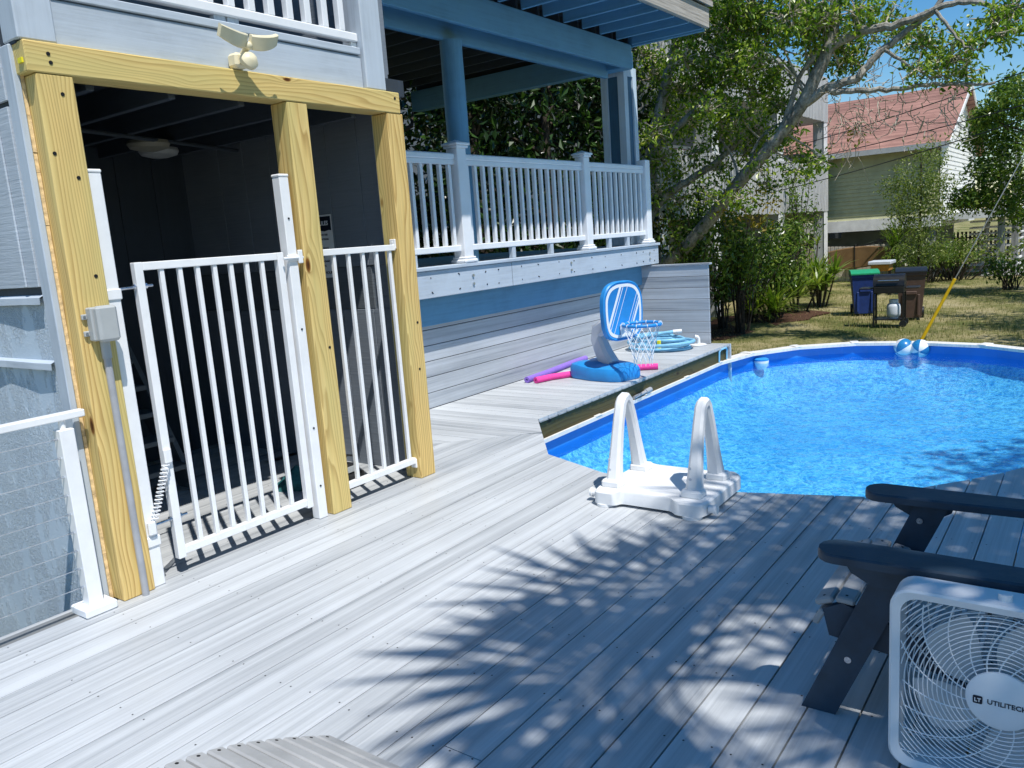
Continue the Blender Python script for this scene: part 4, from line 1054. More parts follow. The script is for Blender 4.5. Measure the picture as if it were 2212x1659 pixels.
def grille(x, dens=1.0, swirl=True):
    b = MB(); hi = S2-.030
    def cl(p): return (x, fy+max(-hi, min(hi, p[0])), fz+max(-hi, min(hi, p[1])))
    r = .078; st = .0115/dens
    while r < hi*1.36:
        seg = []; N = 72
        for i in range(N+1):
            a = 2*math.pi*i/N; p = (r*math.cos(a), r*math.sin(a))
            ok = max(abs(p[0]), abs(p[1])) <= hi+.002 and not (abs(p[0]) > hi-.03 and abs(p[1]) > hi-.03 and math.hypot(abs(p[0])-hi+.03, abs(p[1])-hi+.03) > .034)
            if ok: seg.append((x, fy+p[0], fz+p[1]))
            if (not ok or i == N) and len(seg) > 1: b.tube(seg, .0015, 4, cap=False); seg = []
            if not ok: seg = []
        r += st
    for i in range(18 if swirl else 4):
        a0 = 2*math.pi*i/(18 if swirl else 4)+.1; seg = []
        for j in range(26):
            rr_ = .076+(hi*1.36-.076)*j/25; a = a0+(.9*(j/25) if swirl else 0); p = (rr_*math.cos(a), rr_*math.sin(a))
            if max(abs(p[0]), abs(p[1])) <= hi+.002: seg.append((x+.001, fy+p[0], fz+p[1]))
        if len(seg) > 1: b.tube(seg, .0019, 4, cap=False)
    return b
grille(fx0+.010).build('front_grille', M['fan'], fn)
grille(fx1-.010, .8).build('rear_grille', M['fan'], fn)
b = MB(); b.lathe([(.0001, .007), (.066, .006), (.079, .0), (.079, -.008)], 36, Matrix.Translation((fx0+.006, fy, fz)) @ Matrix.Rotation(R(-90), 4, 'Y')); hub = b.build('hub_disc', M['fan'], fn, smooth=30)
def FM(y, z): return Matrix(((0, 0, -1, fx0-.0016), (-1, 0, 0, y), (0, 1, 0, z), (0, 0, 0, 1)))
text('lettering', 'UTILITECH', .0185, FM(.142, .281), M['ink'], hub, .0006, .0003)
b = MB(); b.prism(rounded([(-.011, -.011), (.011, -.011), (.011, .011), (-.011, .011)], .004), -.0012, (fx0-.001, .208, .281), (0, 1, 0), (0, 0, 1)); b.build('emblem', M['ink'], hub)
text('emblem_letters', 'LT', .0145, FM(.208, .2805) @ Matrix.Translation((0, 0, .0018)), M['fan'], hub, .0005, .0003)
for i in range(5):
    a0 = 2*math.pi*i/5+.5; b = MB(); vv = []; ff = []; N = 8
    for j in range(N+1):
        rr_ = .05+.165*j/N; wd = .30+.16*math.sin(math.pi*j/N)
        for s_ in (-1, -.3, .4, 1):
            a = a0+s_*wd+.35*j/N; vv.append(((fx0+fx1)/2+.014*s_*(1-.3*j/N), fy+rr_*math.cos(a), fz+rr_*math.sin(a)))
    for j in range(N):
        for q in range(3): ff.append((j*4+q, j*4+q+1, j*4+q+5, j*4+q+4))
    b.add(vv, ff); b.build('blade', M['fan_blade'], fn, smooth=60)
b = MB(); b.cyl((fx0+.02, fy, fz), (fx1-.015, fy, fz), .052, n=20); b.build('motor', M['fan_blade'], fn, smooth=40)
b = MB(); b.cyl(((fx0+fx1)/2-.01, fy, fz+S2-.003), ((fx0+fx1)/2-.01, fy, fz+S2+.018), .016, n=14); b.build('control_knob', M['fan'], fn, smooth=40)
for y in (fy-.17, fy+.17): MB().box(fx0-.01, fx1+.01, y-.02, y+.02, .001, .022, .005).build('foot', M['fan'], fn)

# ------------------------------------------------------------------ adirondack chair
ch = empty('adirondack_chair', (2.75, .35, 0)); tag(ch, 'navy and grey slatted adirondack chair facing the house behind the fan', 'chair')
def paddle(x0, x1, ytip, yend, z, th):
    "wide arm with a round front end that narrows to the back"
    w_ = x1-x0; xc = (x0+x1)/2; pts = []
    for i in range(9): a = R(180*i/8); pts.append((xc+w_/2*math.cos(a), ytip-w_*.42+w_*.42*math.sin(a)))
    pts += [(x0+.004, ytip-.30), (x0+.035, yend), (x1-.02, yend), (x1, ytip-.30)]
    b = MB(); b.prism(pts, th, (0, 0, z), b=.006); return b
for x0, x1 in ((2.335, 2.475), (2.945, 3.085)):
    paddle(x0, x1, .66, -.32, .535, .028).build('arm', M['navy'], ch, smooth=30)
# raked front legs: outer boards
def rake(x0, x1, yb, yt, z1, w_, mat, name, zb=.001):
    b = MB(); b.prism([(yb-w_/2, zb), (yb+w_/2, zb), (yt+w_/2, z1), (yt-w_/2, z1)], x1-x0, (x0, 0, 0), (0, 1, 0), (0, 0, 1)); return b.build(name, mat, ch)
for x0, x1 in ((2.405, 2.435), (2.985, 3.015)):
    l_ = rake(x0, x1, .665, .435, .534, .105, M['navy'], 'front_leg')
    for y, z in ((.575, .20), (.475, .47)): MB().cyl((x0+.001, y, z), (x0-.004, y, z), .0105, n=12).build('bolt', M['zinc'], l_, smooth=True)
    b = MB(); b.prism([(.37, .533), (.58, .533), (.56, .50), (.50, .468), (.43, .468), (.38, .50)], .028, (x0-.03 if x0 < 2.7 else x1+.002, 0, 0), (0, 1, 0), (0, 0, 1)); b.build('arm_bracket', M['navy'], ch)
# seat rails and rear legs
for x0, x1 in ((2.440, 2.468), (2.952, 2.98)):
    b = MB(); b.prism([(.64, .25), (.66, .335), (.60, .365), (.20, .245), (-.30, .06), (-.40, .001), (-.28, .001), (.10, .13), (.40, .22)], x1-x0, (x0, 0, 0), (0, 1, 0), (0, 0, 1)); b.build('seat_rail', M['navy'], ch)
seat = [(.672, .305, 62), (.655, .362, 22), (.592, .374, -4), (.527, .362, -14), (.462, .342, -18), (.397, .320, -19), (.332, .298, -19), (.267, .276, -19), (.202, .254, -19)]
for y, z, ang in seat:
    mm = Matrix.Translation((2.71, y, z)) @ Matrix.Rotation(R(-ang), 4, 'X')
    sl_ = MB().box(-.272, .272, -.0285, .0285, -.011, .011, .0055, mm).build('seat_slat', M['slat'], ch)
    b = MB()
    for sx in (-.25, .25):
        c = mm @ Vector((sx, 0, .0108)); n_ = (mm.to_3x3() @ Vector((0, 0, 1))); b.cyl(c, c+n_*.0012, .0045, n=6)
    b.build('screws', M['screw'], sl_)
# reclined back of vertical slats
for i in range(6):
    xc = 2.71+(i-2.5)*.092; hgt = .86-.05*abs(i-2.5)**1.6*.5
    mm = Matrix.Translation((xc, .165, .215)) @ Matrix.Rotation(R(33), 4, 'X') @ Matrix.Rotation(R((i-2.5)*-1.2), 4, 'Y')
    MB().box(-.042, .042, -.011, .011, 0, hgt, .0055, mm).build('back_slat', M['slat'], ch)
for s_, hh in ((.30, .05), (.62, .05)):
    c = Matrix.Translation((2.71, .165, .215)) @ Matrix.Rotation(R(33), 4, 'X')
    MB().box(-.30, .30, -.036, -.013, s_, s_+hh, .004, c).build('back_brace', M['navy'], ch)
MB().box(2.44, 2.98, .585, .607, .10, .19, .004).build('front_stretcher', M['navy'], ch)
for x0, x1 in ((2.445, 2.475), (2.945, 2.975)):
    b = MB(); b.prism([(-.12, .001), (-.04, .001), (-.16, .534), (-.24, .534)], x1-x0, (x0, 0, 0), (0, 1, 0), (0, 0, 1)); b.build('rear_leg', M['navy'], ch)

# ------------------------------------------------------------------ ottoman at the bottom edge
ot = empty('ottoman', (.95, 1.35, 0)); tag(ot, 'curved grey slatted footrest at the bottom edge of the picture', 'ottoman')
prof = []
for i in range(11):
    s_ = i/10; prof.append((1.225-.50*s_, .285+.205*math.sin(s_*1.35)))
for i in range(10):
    (xa, za), (xb, zb) = prof[i], prof[i+1]; a = math.atan2(zb-za, -(xb-xa)); L = math.hypot(xb-xa, zb-za)
    mm = Matrix.Translation(((xa+xb)/2, 1.345, (za+zb)/2)) @ Matrix.Rotation(a, 4, 'Y')
    sl_ = MB().box(-L/2+.0042, L/2-.0042, -.25, .25, -.010, .010, .0045, mm).build('slat', M['slat_warm'], ot)
    b = MB()
    for sy in (-.23, .232):
        c = mm @ Vector((0, sy, .0098)); n_ = mm.to_3x3() @ Vector((0, 0, 1)); b.cyl(c, c+n_*.0012, .0045, n=6)
    b.build('screws', M['screw'], sl_)
for y in (1.135, 1.53):
    b = MB(); b.prism([(x, z-.012) for x, z in prof]+[(x, z-.08) for x, z in reversed(prof)], .026, (0, y+.026, 0), (1, 0, 0), (0, 0, 1)); b.build('side_rail', M['navy'], ot)
    MB().box(1.13, 1.20, y, y+.026, .001, .25, .003).build('leg', M['navy'], ot)
    MB().box(.76, .83, y-.002, y+.024, .001, .42, .003).build('leg', M['navy'], ot)

# ------------------------------------------------------------------ vegetation helpers
def leaf(v, f, p, d, up, L, W, fold=.25):
    "a pointed leaf of four corners, slightly folded"
    d = d.normalized(); s_ = d.cross(up)
    s_ = s_.normalized() if s_.length > 1e-4 else d.orthogonal().normalized()
    nrm = s_.cross(d); n = len(v); mid = p+d*(L*.45)
    v += [tuple(p), tuple(mid+s_*(W*.5)+nrm*(fold*W)), tuple(p+d*L-nrm*(.1*L)), tuple(mid-s_*(W*.5)+nrm*(fold*W))]
    f += [(n, n+1, n+2, n+3)]
def rv(r): return Vector((r.gauss(0, 1), r.gauss(0, 1), r.gauss(0, 1)))
def cluster(v, f, c, rad, cnt, L, r, droop=.5, twigs=None, sub=9):
    "leaves bunched on short twigs inside a ball"
    tips = []
    for i in range(max(1, cnt//sub)):
        d = rv(r).normalized(); tip = c+Vector((d.x, d.y, d.z*.8))*rad*(r.random()**.45)
        tips.append(tip)
        if twigs is not None: twigs.append((c+d*rad*.1, tip))
        for j in range(sub):
            q = tip+rv(r)*L*.9
            dd = rv(r).normalized()+Vector((0, 0, -droop)); leaf(v, f, q, dd, rv(r), L*r.uniform(.5, 1.35), L*r.uniform(.34, .56))
    return tips
def limb(b, pts, r0, r1, n=8, r=None, wob=.0):
    pts = [Vector(p) for p in pts]; out = []
    for i in range(len(pts)-1):
        a, c = pts[i], pts[i+1]; p0 = pts[i-1] if i else a; p3 = pts[i+2] if i+2 < len(pts) else c
        for k in range(4):
            t_ = k/4; t2, t3 = t_*t_, t_*t_*t_
            out.append(.5*((2*a)+(c-p0)*t_+(2*p0-5*a+4*c-p3)*t2+(3*a-p0-3*c+p3)*t3))
    out.append(pts[-1])
    if r: out = [p+rv(r)*wob*(1 if 0 < i < len(out)-1 else 0) for i, p in enumerate(out)]
    m_ = len(out)-1
    b.tube(out, [r0+(r1-r0)*i/m_ for i in range(m_+1)], n); return out
def rosette(v, f, c, n, L, W, r, lo=.1, hi=1.3, bend=.6, seg=3):
    "strap leaves that arch out from one point"
    for i in range(n):
        a = r.uniform(0, 6.283); e = r.uniform(lo, hi); LL = L*r.uniform(.7, 1.1)
        d = Vector((math.cos(a)*math.cos(e), math.sin(a)*math.cos(e), math.sin(e))); s_ = Vector((-math.sin(a), math.cos(a), 0)); p = Vector(c); k0 = len(v)
        for k in range(seg+1):
            t_ = k/seg; w_ = W*(.55+.9*t_ if t_ < .4 else max(.02, 1.5*(1-t_)))
            v += [tuple(p-s_*w_*.5), tuple(p+s_*w_*.5)]
            p = p+d*(LL/seg); d = (d+Vector((0, 0, -bend/seg))).normalized()
        f += [(k0+2*k, k0+2*k+1, k0+2*k+3, k0+2*k+2) for k in range(seg)]

# ------------------------------------------------------------------ the big leaning tree
FX = 17.0; SC = FX/12.6
tree = empty('ficus_tree', tuple(at(1425, 640, 'x', FX)[:2])+(GZ,)); tag(tree, 'big leaning pale barked tree behind the board wall', 'tree')
rt = random.Random(21)
def PX(l, X=FX, dx=0): return [at(x, y, 'x', X+dx*i) for i, (x, y) in enumerate(l)]
b = MB()
base_ = at(1425, 590, 'x', FX)
main = PX([(1425, 590), (1470, 545), (1520, 490), (1562, 438), (1610, 378), (1660, 322), (1702, 268), (1737, 218), (1762, 165), (1787, 112), (1800, 60), (1806, 0), (1808, -80)])
limb(b, [Vector((base_.x-.2, base_.y+.35, GZ-.1))]+main, .120*SC, .078*SC, 12)
limbs = [
    ([(1380, 520), (1419, 443), (1463, 407), (1507, 378), (1558, 341), (1600, 300)], .10, .05, .1),
    ([(1385, 560), (1395, 430), (1408, 349), (1423, 243), (1445, 152), (1470, 60), (1490, -40)], .13, .06, .0),
    ([(1401, 341), (1448, 290), (1507, 232), (1550, 203), (1587, 155), (1640, 80)], .075, .03, .05),
    ([(1737, 225), (1790, 190), (1843, 172), (1865, 150), (1900, 115), (1950, 75), (2010, 30), (2060, -30)], .075, .04, .03),
    ([(1790, 195), (1835, 197), (1900, 194), (1960, 190), (2020, 182), (2090, 184), (2150, 178)], .05, .018, .03),
    ([(1776, 108), (1862, 68), (1926, 56), (1982, 38), (2040, 12), (2100, 4), (2170, 20)], .075, .03, .03),
    ([(1690, 285), (1715, 200), (1730, 160), (1760, 120)], .05, .03, -.05),
    ([(1620, 362), (1640, 300), (1700, 255)], .035, .015, .1),
    ([(2020, 24), (2050, 60), (2085, 100), (2120, 105)], .03, .01, .0),
    ([(1910, 108), (1960, 140), (2010, 165), (2060, 160)], .03, .01, .05),
    ([(1565, 440), (1590, 400), (1585, 350), (1560, 300)], .035, .015, .0),
    ([(1800, 60), (1760, 20), (1700, -30)], .05, .02, .0),
]
allp = []
for l, r0, r1, dx in limbs:
    allp += limb(b, PX(l, FX, dx), r0*SC*.9, r1*SC*.9, 8, rt, .014)
b.build('trunk', M['bark'], tree, smooth=True)
allp += main
CL = [(1400, 120, .5, 120), (1425, 165, .5, 160), (1440, 230, .45, 150), (1412, 285, .4, 110), (1428, 345, .35, 80), (1418, 415, .35, 70),
      (1535, 25, .55, 230), (1580, 55, .5, 230), (1622, 25, .5, 230), (1662, 60, .45, 190), (1600, 100, .5, 220), (1555, 120, .45, 180), (1705, 30, .4, 150),
      (1500, 70, .45, 170), (1480, 130, .4, 140), (1520, 170, .4, 150), (1470, 195, .35, 110), (1590, 160, .4, 150), (1640, 130, .4, 150),
      (1780, 40, .45, 190), (1805, 95, .40, 170), (1835, 130, .38, 140), (1765, 125, .35, 120), (1850, 25, .4, 130), (1875, 60, .38, 120), (1740, 60, .4, 130),
      (1672, 170, .35, 130), (1690, 228, .32, 110), (1655, 215, .3, 80), (1600, 250, .33, 110), (1632, 290, .3, 90), (1562, 290, .3, 80), (1530, 240, .3, 80), (1700, 285, .26, 70),
      (1950, 75, .35, 90), (2000, 95, .38, 110), (2055, 125, .38, 120), (2080, 160, .28, 70), (2095, 95, .3, 70), (1980, 150, .25, 50),
      (2150, 40, .35, 100), (2195, 15, .35, 90), (2172, 70, .28, 60), (1920, 30, .3, 60), (1500, 0, .5, 170), (1450, 60, .5, 150), (1570, -40, .7, 260), (1700, -50, .7, 220), (1820, -50, .6, 200),
      (1470, 270, .35, 70), (1500, 330, .3, 60), (1455, 380, .3, 50), (1640, 365, .22, 30), (1745, 350, .22, 40), (1600, 430, .25, 40), (1780, 350, .2, 30), (1720, 370, .25, 40), (1480, 425, .35, 60), (1550, 360, .35, 70), (1615, 325, .33, 70), (1660, 400, .3, 55), (1530, 425, .3, 50), (1705, 330, .3, 55), (1500, 270, .4, 90), (1560, 230, .4, 90), (1625, 200, .4, 90)]
v, f, tw = [], [], []
for (x, y, rad, cnt) in CL:
    c = at(x, y, 'x', FX+rt.uniform(-1.0, 2.0))
    q = min(allp, key=lambda p: (p-c).length); tw.append((q, c))
    cluster(v, f, c, rad*.95*SC, int(cnt*2.7), .125, rt, .5, tw)
top_ = at(1808, -80, 'x', FX)
for i in range(46):      # leaf clusters added above the picture to shade the apartment building
    c = at(rt.uniform(1380, 1900), rt.uniform(-430, -40), 'x', rt.uniform(15.5, 22.5)); cluster(v, f, c, rt.uniform(.6, 1.0), 170, .13, rt, .5, None)
    if i % 2: tw.append((top_.lerp(main[7], rt.random()), c))
cr_ = raw('crown', v, f, M['ficus_leaf'], tree)
b = MB()
for a, c in tw:
    mid = (a+c)/2+rv(rt)*.08; L = (c-a).length; r0 = .007+.010*min(1, L/.8)
    b.tube([a, mid, c], [r0*1.4, r0, .003], 4, cap=False)
# bare hanging twigs with pods over the red roof
for i in range(150):
    x = rt.uniform(1790, 2080); y = rt.uniform(150, 290) if rt.random() < .75 else rt.uniform(60, 160); p = at(x, y, 'x', FX+rt.uniform(.0, .9)); d = Vector((rt.uniform(-.4, .1), rt.uniform(-.6, .6), rt.uniform(-1, .35))); pts = [p]
    for k in range(5): d = (d+rv(rt)*.45+Vector((0, 0, .12 if k > 2 else -.05))).normalized(); pts.append(pts[-1]+d*rt.uniform(.06, .17))
    b.tube(pts, [.010, .0085, .007, .006, .005, .004], 4, cap=False)
for i in range(26):
    x = rt.uniform(1800, 1880); y = rt.uniform(200, 330); p = at(x, y, 'x', FX+rt.uniform(.2, .9)); d = Vector((rt.uniform(-.3, .3), rt.uniform(-.3, .3), -1)); pts = [p]
    for k in range(6): d = (d+rv(rt)*.35).normalized(); pts.append(pts[-1]+d*rt.uniform(.08, .16))
    b.tube(pts, [.008, .007, .006, .005, .0045, .004, .003], 4, cap=False)
b.build('twigs', M['twig'], tree)
v, f = [], []
for (x, y, rad, cnt) in ((1440, 480, .3, 60), (1400, 490, .3, 60), (1470, 470, .25, 40), (1610, 430, .3, 80), (1640, 455, .28, 70), (1590, 470, .25, 50), (1655, 480, .25, 50), (1840, 300, .25, 30)):
    cluster(v, f, at(x, y, 'x', FX+rt.uniform(-.3, .3)), rad*SC, cnt, .11, rt, .4)
raw('yellowing_leaves', v, f, M['yellow_leaf'], tree)

# ------------------------------------------------------------------ dark trees behind the porch
def broad_tree(name, label, x, y, h, crown, leafm, L, seed, barkm='dark_bark', group=None, tr=.12):
    r = random.Random(seed); t_ = empty(name, (x, y, GZ)); tag(t_, label, 'tree', group)
    b = MB(); top = Vector((x, y, GZ+h)); limb(b, [(x, y, GZ-.1), (x+r.uniform(-.1, .1), y+r.uniform(-.1, .1), GZ+h*.35), (x+r.uniform(-.2, .2), y, GZ+h*.7), top], tr, tr*.35, 8)
    v, f, tw = [], [], []
    for (cx, cy, cz, rad, cnt) in crown:
        c = Vector((cx, cy, cz)); cluster(v, f, c, rad, cnt, L, r, .4, None, 7)
        s_ = Vector((x, y, max(GZ+.5, min(GZ+h, cz-.6)))); b.tube([s_, (s_+c)/2+rv(r)*.1, c], [tr*.35, tr*.22, .012], 5, cap=False)
    b.build('trunk', M[barkm], t_, smooth=True); raw('crown', v, f, leafm, t_); return t_
rr = random.Random(31)
for i, (x, y, lab) in enumerate(((9.6, 9.4, 'dark large leaved tree behind the porch, left of the round column'), (12.0, 9.3, 'dark large leaved tree behind the porch, right of the round column'), (14.4, 9.3, 'dark large leaved tree behind the middle porch railing post'), (16.7, 9.2, 'dark large leaved tree behind the square porch column'))):
    crown = []
    for k in range(40):
        crown.append((x+rr.uniform(-1.6, 1.6), y+rr.uniform(-.4, 1.1), -.4+6.8*(k+rr.random())/40, rr.uniform(.55, .85), 220))
    broad_tree('dark_tree', lab, x, y, 6.0, crown, M['dark_leaf'], .20, 40+i, group='dark trees behind the porch', tr=.16)
# ------------------------------------------------------------------ tree at the right edge
crown = []
for (x, y, rad) in ((2190, 225, 1.1), (2150, 262, .9), (2118, 292, .8), (2160, 330, 1.0), (2205, 300, 1.1), (2130, 372, .8), (2185, 400, 1.0), (2150, 432, .8), (2205, 455, .9), (2108, 425, .6), (2225, 200, 1.2), (2240, 380, 1.2), (2180, 190, .6), (2080, 430, .4), (2130, 250, .5)):
    c = at(x, y, 'x', 28+rr.uniform(-.8, .8)); crown.append((c.x, c.y, c.z, rad*.66, 560))
p = at(2200, 560, 'x', 28); broad_tree('oak_tree', 'dense green tree at the right edge in front of the red roofed house', 28.2, p.y-.3, 5.5, crown, M['mid_leaf'], .15, 60)
crown = []
for (x, y, rad, cnt) in ((1985, 370, .9, 160), (2010, 330, .7, 110), (1960, 420, .9, 170), (2000, 430, .8, 170), (2030, 400, .6, 100), (1950, 470, .8, 150), (1990, 490, .8, 160), (2040, 460, .6, 100), (1970, 540, .8, 150), (2020, 540, .7, 130), (1930, 400, .5, 60)):
    c = at(x, y, 'x', 31+rr.uniform(-.5, .5)); crown.append((c.x, c.y, c.z, rad, cnt*4))
p = at(1985, 600, 'x', 31); broad_tree('feathery_tree', 'airy olive green feathery tree in front of the olive wall', 31, p.y, 4.5, crown, M['grey_leaf'], .115, 61, tr=.05)
# off to the right: trees whose shade falls on the lawn and the pool
def off_tree(x, y, z, rad, n, cnt, label, seed, L=.2):
    r = random.Random(seed); crown = [(x+r.uniform(-rad, rad), y+r.uniform(-rad, rad)*.8, z+r.uniform(-1, 1), r.uniform(.6, 1.0), cnt) for k in range(n)]
    broad_tree('shade_tree', label, x, y, z-GZ, crown, M['mid_leaf'], L, seed, group='shade trees right of the picture', tr=.15)
off_tree(15.2, -3.6, 6.2, 1.6, 14, 220, 'shade tree right of the pool, nearest the deck of the shade trees', 71)
off_tree(20.0, -2.6, 6.4, 2.0, 14, 220, 'shade tree right of the lawn, between the other shade trees', 72)
off_tree(26.0, -2.6, 6.8, 2.2, 14, 220, 'shade tree right of the lawn, farthest of the shade trees', 73)
off_tree(7.0, -4.1, 6.6, 1.0, 10, 170, 'shade tree beside the near end of the pool, out of the picture', 74)

# ------------------------------------------------------------------ cabbage palms behind the camera (their shade falls on the deck)
def palm(x, y, h, nf, label, seed, petiole=1.0, blade=.85):
    r = random.Random(seed); t_ = empty('cabbage_palm', (x, y, GZ)); tag(t_, label, 'palm', 'cabbage palms behind the deck')
    b = MB(); limb(b, [(x, y, GZ-.1), (x+.05, y, GZ+h*.4), (x-.03, y+.05, GZ+h*.8), (x, y, GZ+h)], .19, .15, 10); b.build('trunk', M['bark'], t_, smooth=True)
    v, f = [], []; b = MB(); c = Vector((x, y, GZ+h))
    for i in range(nf):
        a = 2.399*i+r.uniform(-.3, .3); e = r.uniform(-.55, 1.1); d = Vector((math.cos(a)*math.cos(e), math.sin(a)*math.cos(e), math.sin(e)))
        p1 = c+d*petiole*.6+Vector((0, 0, .1)); p2 = c+d*petiole+Vector((0, 0, -.05)); b.tube([c, p1, p2], [.022, .015, .011], 4, cap=False)
        s_ = d.cross(Vector((0, 0, 1))).normalized(); u_ = s_.cross(d)
        for k in range(22):
            th = R(-128+256*k/21); dd = d*math.cos(th)+s_*math.sin(th)+u_*(.10*math.cos(th)); dd.z -= .25; dd.normalize()
            L = blade*r.uniform(.85, 1.1)*(.75+.25*math.cos(th*.7)); w_ = .029; q = p2+dd*L*.62; side = dd.cross(u_).normalized(); n = len(v)
            v += [tuple(p2), tuple(q+side*w_), tuple(q+dd*L*.38+Vector((0, 0, -.16*L))), tuple(q-side*w_)]; f += [(n, n+1, n+2, n+3)]
    b.build('petioles', M['dark_bark'], t_); raw('fronds', v, f, M['palm_leaf'], t_)
PALMS = [(2.6, .40, 7.0, 25, 'cabbage palm behind the deck, nearest the house of the palms'), (4.45, .25, 7.5, 25, 'cabbage palm behind the deck, nearest the pool of the palms'), (5.5, -.35, 6.8, 22, 'cabbage palm behind the deck, farthest of the palms'), (3.2, -.65, 7.9, 25, 'tallest cabbage palm behind the deck')]
for i, (sx, sy, h, nf, lab) in enumerate(PALMS):     # sx, sy: where the crown's shade falls on the deck
    palm(sx-(h+GZ)*.238, sy-(h+GZ)*.466, h, nf, lab, 81+i, 1.0, 1.0)

# ------------------------------------------------------------------ shrubs and plants left of the lawn
rr = random.Random(90)
def stemmy(name, label, px, py, n, hgt, leafm, L, seed, spread=.7, X=None, cnt=14):
    r = random.Random(seed); g_ = at(px, py, 'z', GZ); t_ = empty(name, tuple(g_)); tag(t_, label, 'shrub')
    b = MB(); v, f = [], []
    for i in range(n):
        a = r.uniform(0, 6.283); s_ = r.uniform(.1, 1)*spread; hh = hgt*r.uniform(.55, 1.1)
        p0 = g_+Vector((math.cos(a)*.25*s_, math.sin(a)*.25*s_, -.05)); p2 = g_+Vector((math.cos(a)*s_*1.2, math.sin(a)*s_*1.2, hh)); p1 = (p0+p2)/2+Vector((-math.cos(a)*.12, -math.sin(a)*.12, .1))
        limb(b, [p0, p1, p2], .020, .007, 5, r, .02)
        for k in range(cnt):
            q = p1.lerp(p2, r.random()**.6)+rv(r)*.12; leaf(v, f, q, rv(r)+Vector((0, 0, -.3)), rv(r), L*r.uniform(.7, 1.2), L*.42)
    b.build('stems', M['dark_bark'], t_, smooth=True); raw('leaves', v, f, leafm, t_); return t_
stemmy('bare_shrub', 'dark many stemmed shrub beside the grey apartment column', 1612, 700, 44, 2.3, M['mid_leaf'], .13, 91, .95, cnt=26)
stemmy('bare_shrub', 'leafy shrub right behind the low board wall', 1562, 712, 16, 2.0, M['mid_leaf'], .16, 92, .6, cnt=50)
stemmy('leafy_shrub', 'green shrub between the apartment columns', 1672, 690, 34, 2.4, M['mid_leaf'], .15, 93, 1.0, cnt=60)
stemmy('leafy_shrub', 'low weedy shrub below the wooden stair', 2062, 605, 40, 1.5, M['grey_leaf'], .16, 94, 2.0, cnt=26)
stemmy('leafy_shrub', 'low weedy shrub under the feathery tree', 2000, 610, 30, 1.3, M['mid_leaf'], .16, 95, 1.6, cnt=26)
stemmy('leafy_shrub', 'small dark shrub at the right end of the lawn', 2185, 625, 20, 1.0, M['mid_leaf'], .16, 96, .8, cnt=22)
stemmy('vine_shrub', 'thin climbing shrub around the second apartment column', 1725, 640, 18, 4.0, M['mid_leaf'], .14, 97, .8, cnt=50)
stemmy('tall_shrub', 'tall dark shrub behind the low board wall, left of the bare shrub', 1505, 738, 26, 3.3, M['mid_leaf'], .15, 98, .9, cnt=60)
stemmy('tall_shrub', 'tall leafy shrub in front of the first apartment column', 1600, 722, 24, 3.0, M['mid_leaf'], .14, 99, .8, cnt=60)
def rosette_plant(name, label, px, py, n, L, W, leafm, seed, heads=5, hgt=.8, spread=.5, lo=.1, hi=1.3, bend=.8, pxz=None):
    r = random.Random(seed); g_ = at(px, py, 'z', GZ); t_ = empty(name, tuple(g_)); tag(t_, label, 'plant')
    b = MB(); v, f = [], []
    for i in range(heads):
        a = r.uniform(0, 6.28); s_ = spread*r.random(); c = g_+Vector((math.cos(a)*s_, math.sin(a)*s_, hgt*r.uniform(.45, 1.1)))
        b.tube([g_+Vector((math.cos(a)*s_*.4, math.sin(a)*s_*.4, -.05)), c], [.03, .02], 5); rosette(v, f, c, n, L, W, r, lo, hi, bend)
    b.build('stems', M['dark_bark'], t_, smooth=True); raw('leaves', v, f, leafm, t_)
rosette_plant('fan_plant', 'bright yellow green strap leaved plant at the right end of the bed', 1770, 662, 30, .85, .09, M['palm_leaf'], 101, 11, .9, .7)
rosette_plant('fan_plant', 'strap leaved plant beside the second apartment column', 1722, 675, 28, .75, .085, M['palm_leaf'], 102, 9, .7, .6)
rosette_plant('fan_plant', 'low arching green plant at the front edge of the bed', 1668, 700, 30, .9, .07, M['palm_leaf'], 103, 8, .4, .6)
rosette_plant('fan_plant', 'tall strap leaved plant below the corner balcony post', 1752, 640, 22, .55, .05, M['palm_leaf'], 104, 5, 1.9, .5)
rosette_plant('yucca', 'spiky yucca in front of the beige picket fence', 1935, 606, 60, 1.35, .07, M['mid_leaf'], 105, 2, 1.5, .2, -.7, 1.4, .7)
rosette_plant('palm_shrub', 'long leaved palm at the right edge above the lawn', 2225, 640, 60, 1.7, .05, M['palm_leaf'], 106, 2, 3.6, .4, -.4, 1.2, .9)

# ------------------------------------------------------------------ grey apartment building
AY = 8.8
M['recess'] = plain('slate_grey_stucco', (.20, .215, .23), .8, .2, var=.1, scale=2)
t = NT('bleached_wood'); o = t.coord(); g = t.noise(t.map(o, (9, 9, .8)), 1.5, 5, .7)
M['bleached'] = t.base(t.ramp(g, [(.3, (.32, .32, .315)), (.5, (.48, .48, .475)), (.7, (.60, .60, .595))]), .85, .2)
M['house_grey'] = plain('apartment_grey', (.44, .46, .465), .7, .25, var=.08, scale=2)
M['house_white'] = plain('house_white', (.72, .72, .71), .65, .25, var=.08, scale=3)
ap = empty('apartment_building', (27, 10, GZ)); tag(ap, 'weathered grey building with two slatted balconies on columns', 'building')
MB().box(18.4, 33.3, 11.2, 20, GZ-.1, 9.5).build('wall', M['recess'], ap)
for (x0, x1, d, z1) in ((21.85, 22.25, .55, 5.1), (27.45, 28.0, .45, 5.1), (32.95, 33.35, .40, 5.1), (18.4, 18.8, .5, 5.1)):
    c_ = MB().box(x0, x1, AY, AY+d, GZ-.1, z1, .02).build('column', M['house_grey'], ap)
    MB().box(x0-.03, x1+.03, AY-.03, AY-.001, GZ-.1, z1-.02, .01).build('column_trim', M['house_white'], c_)
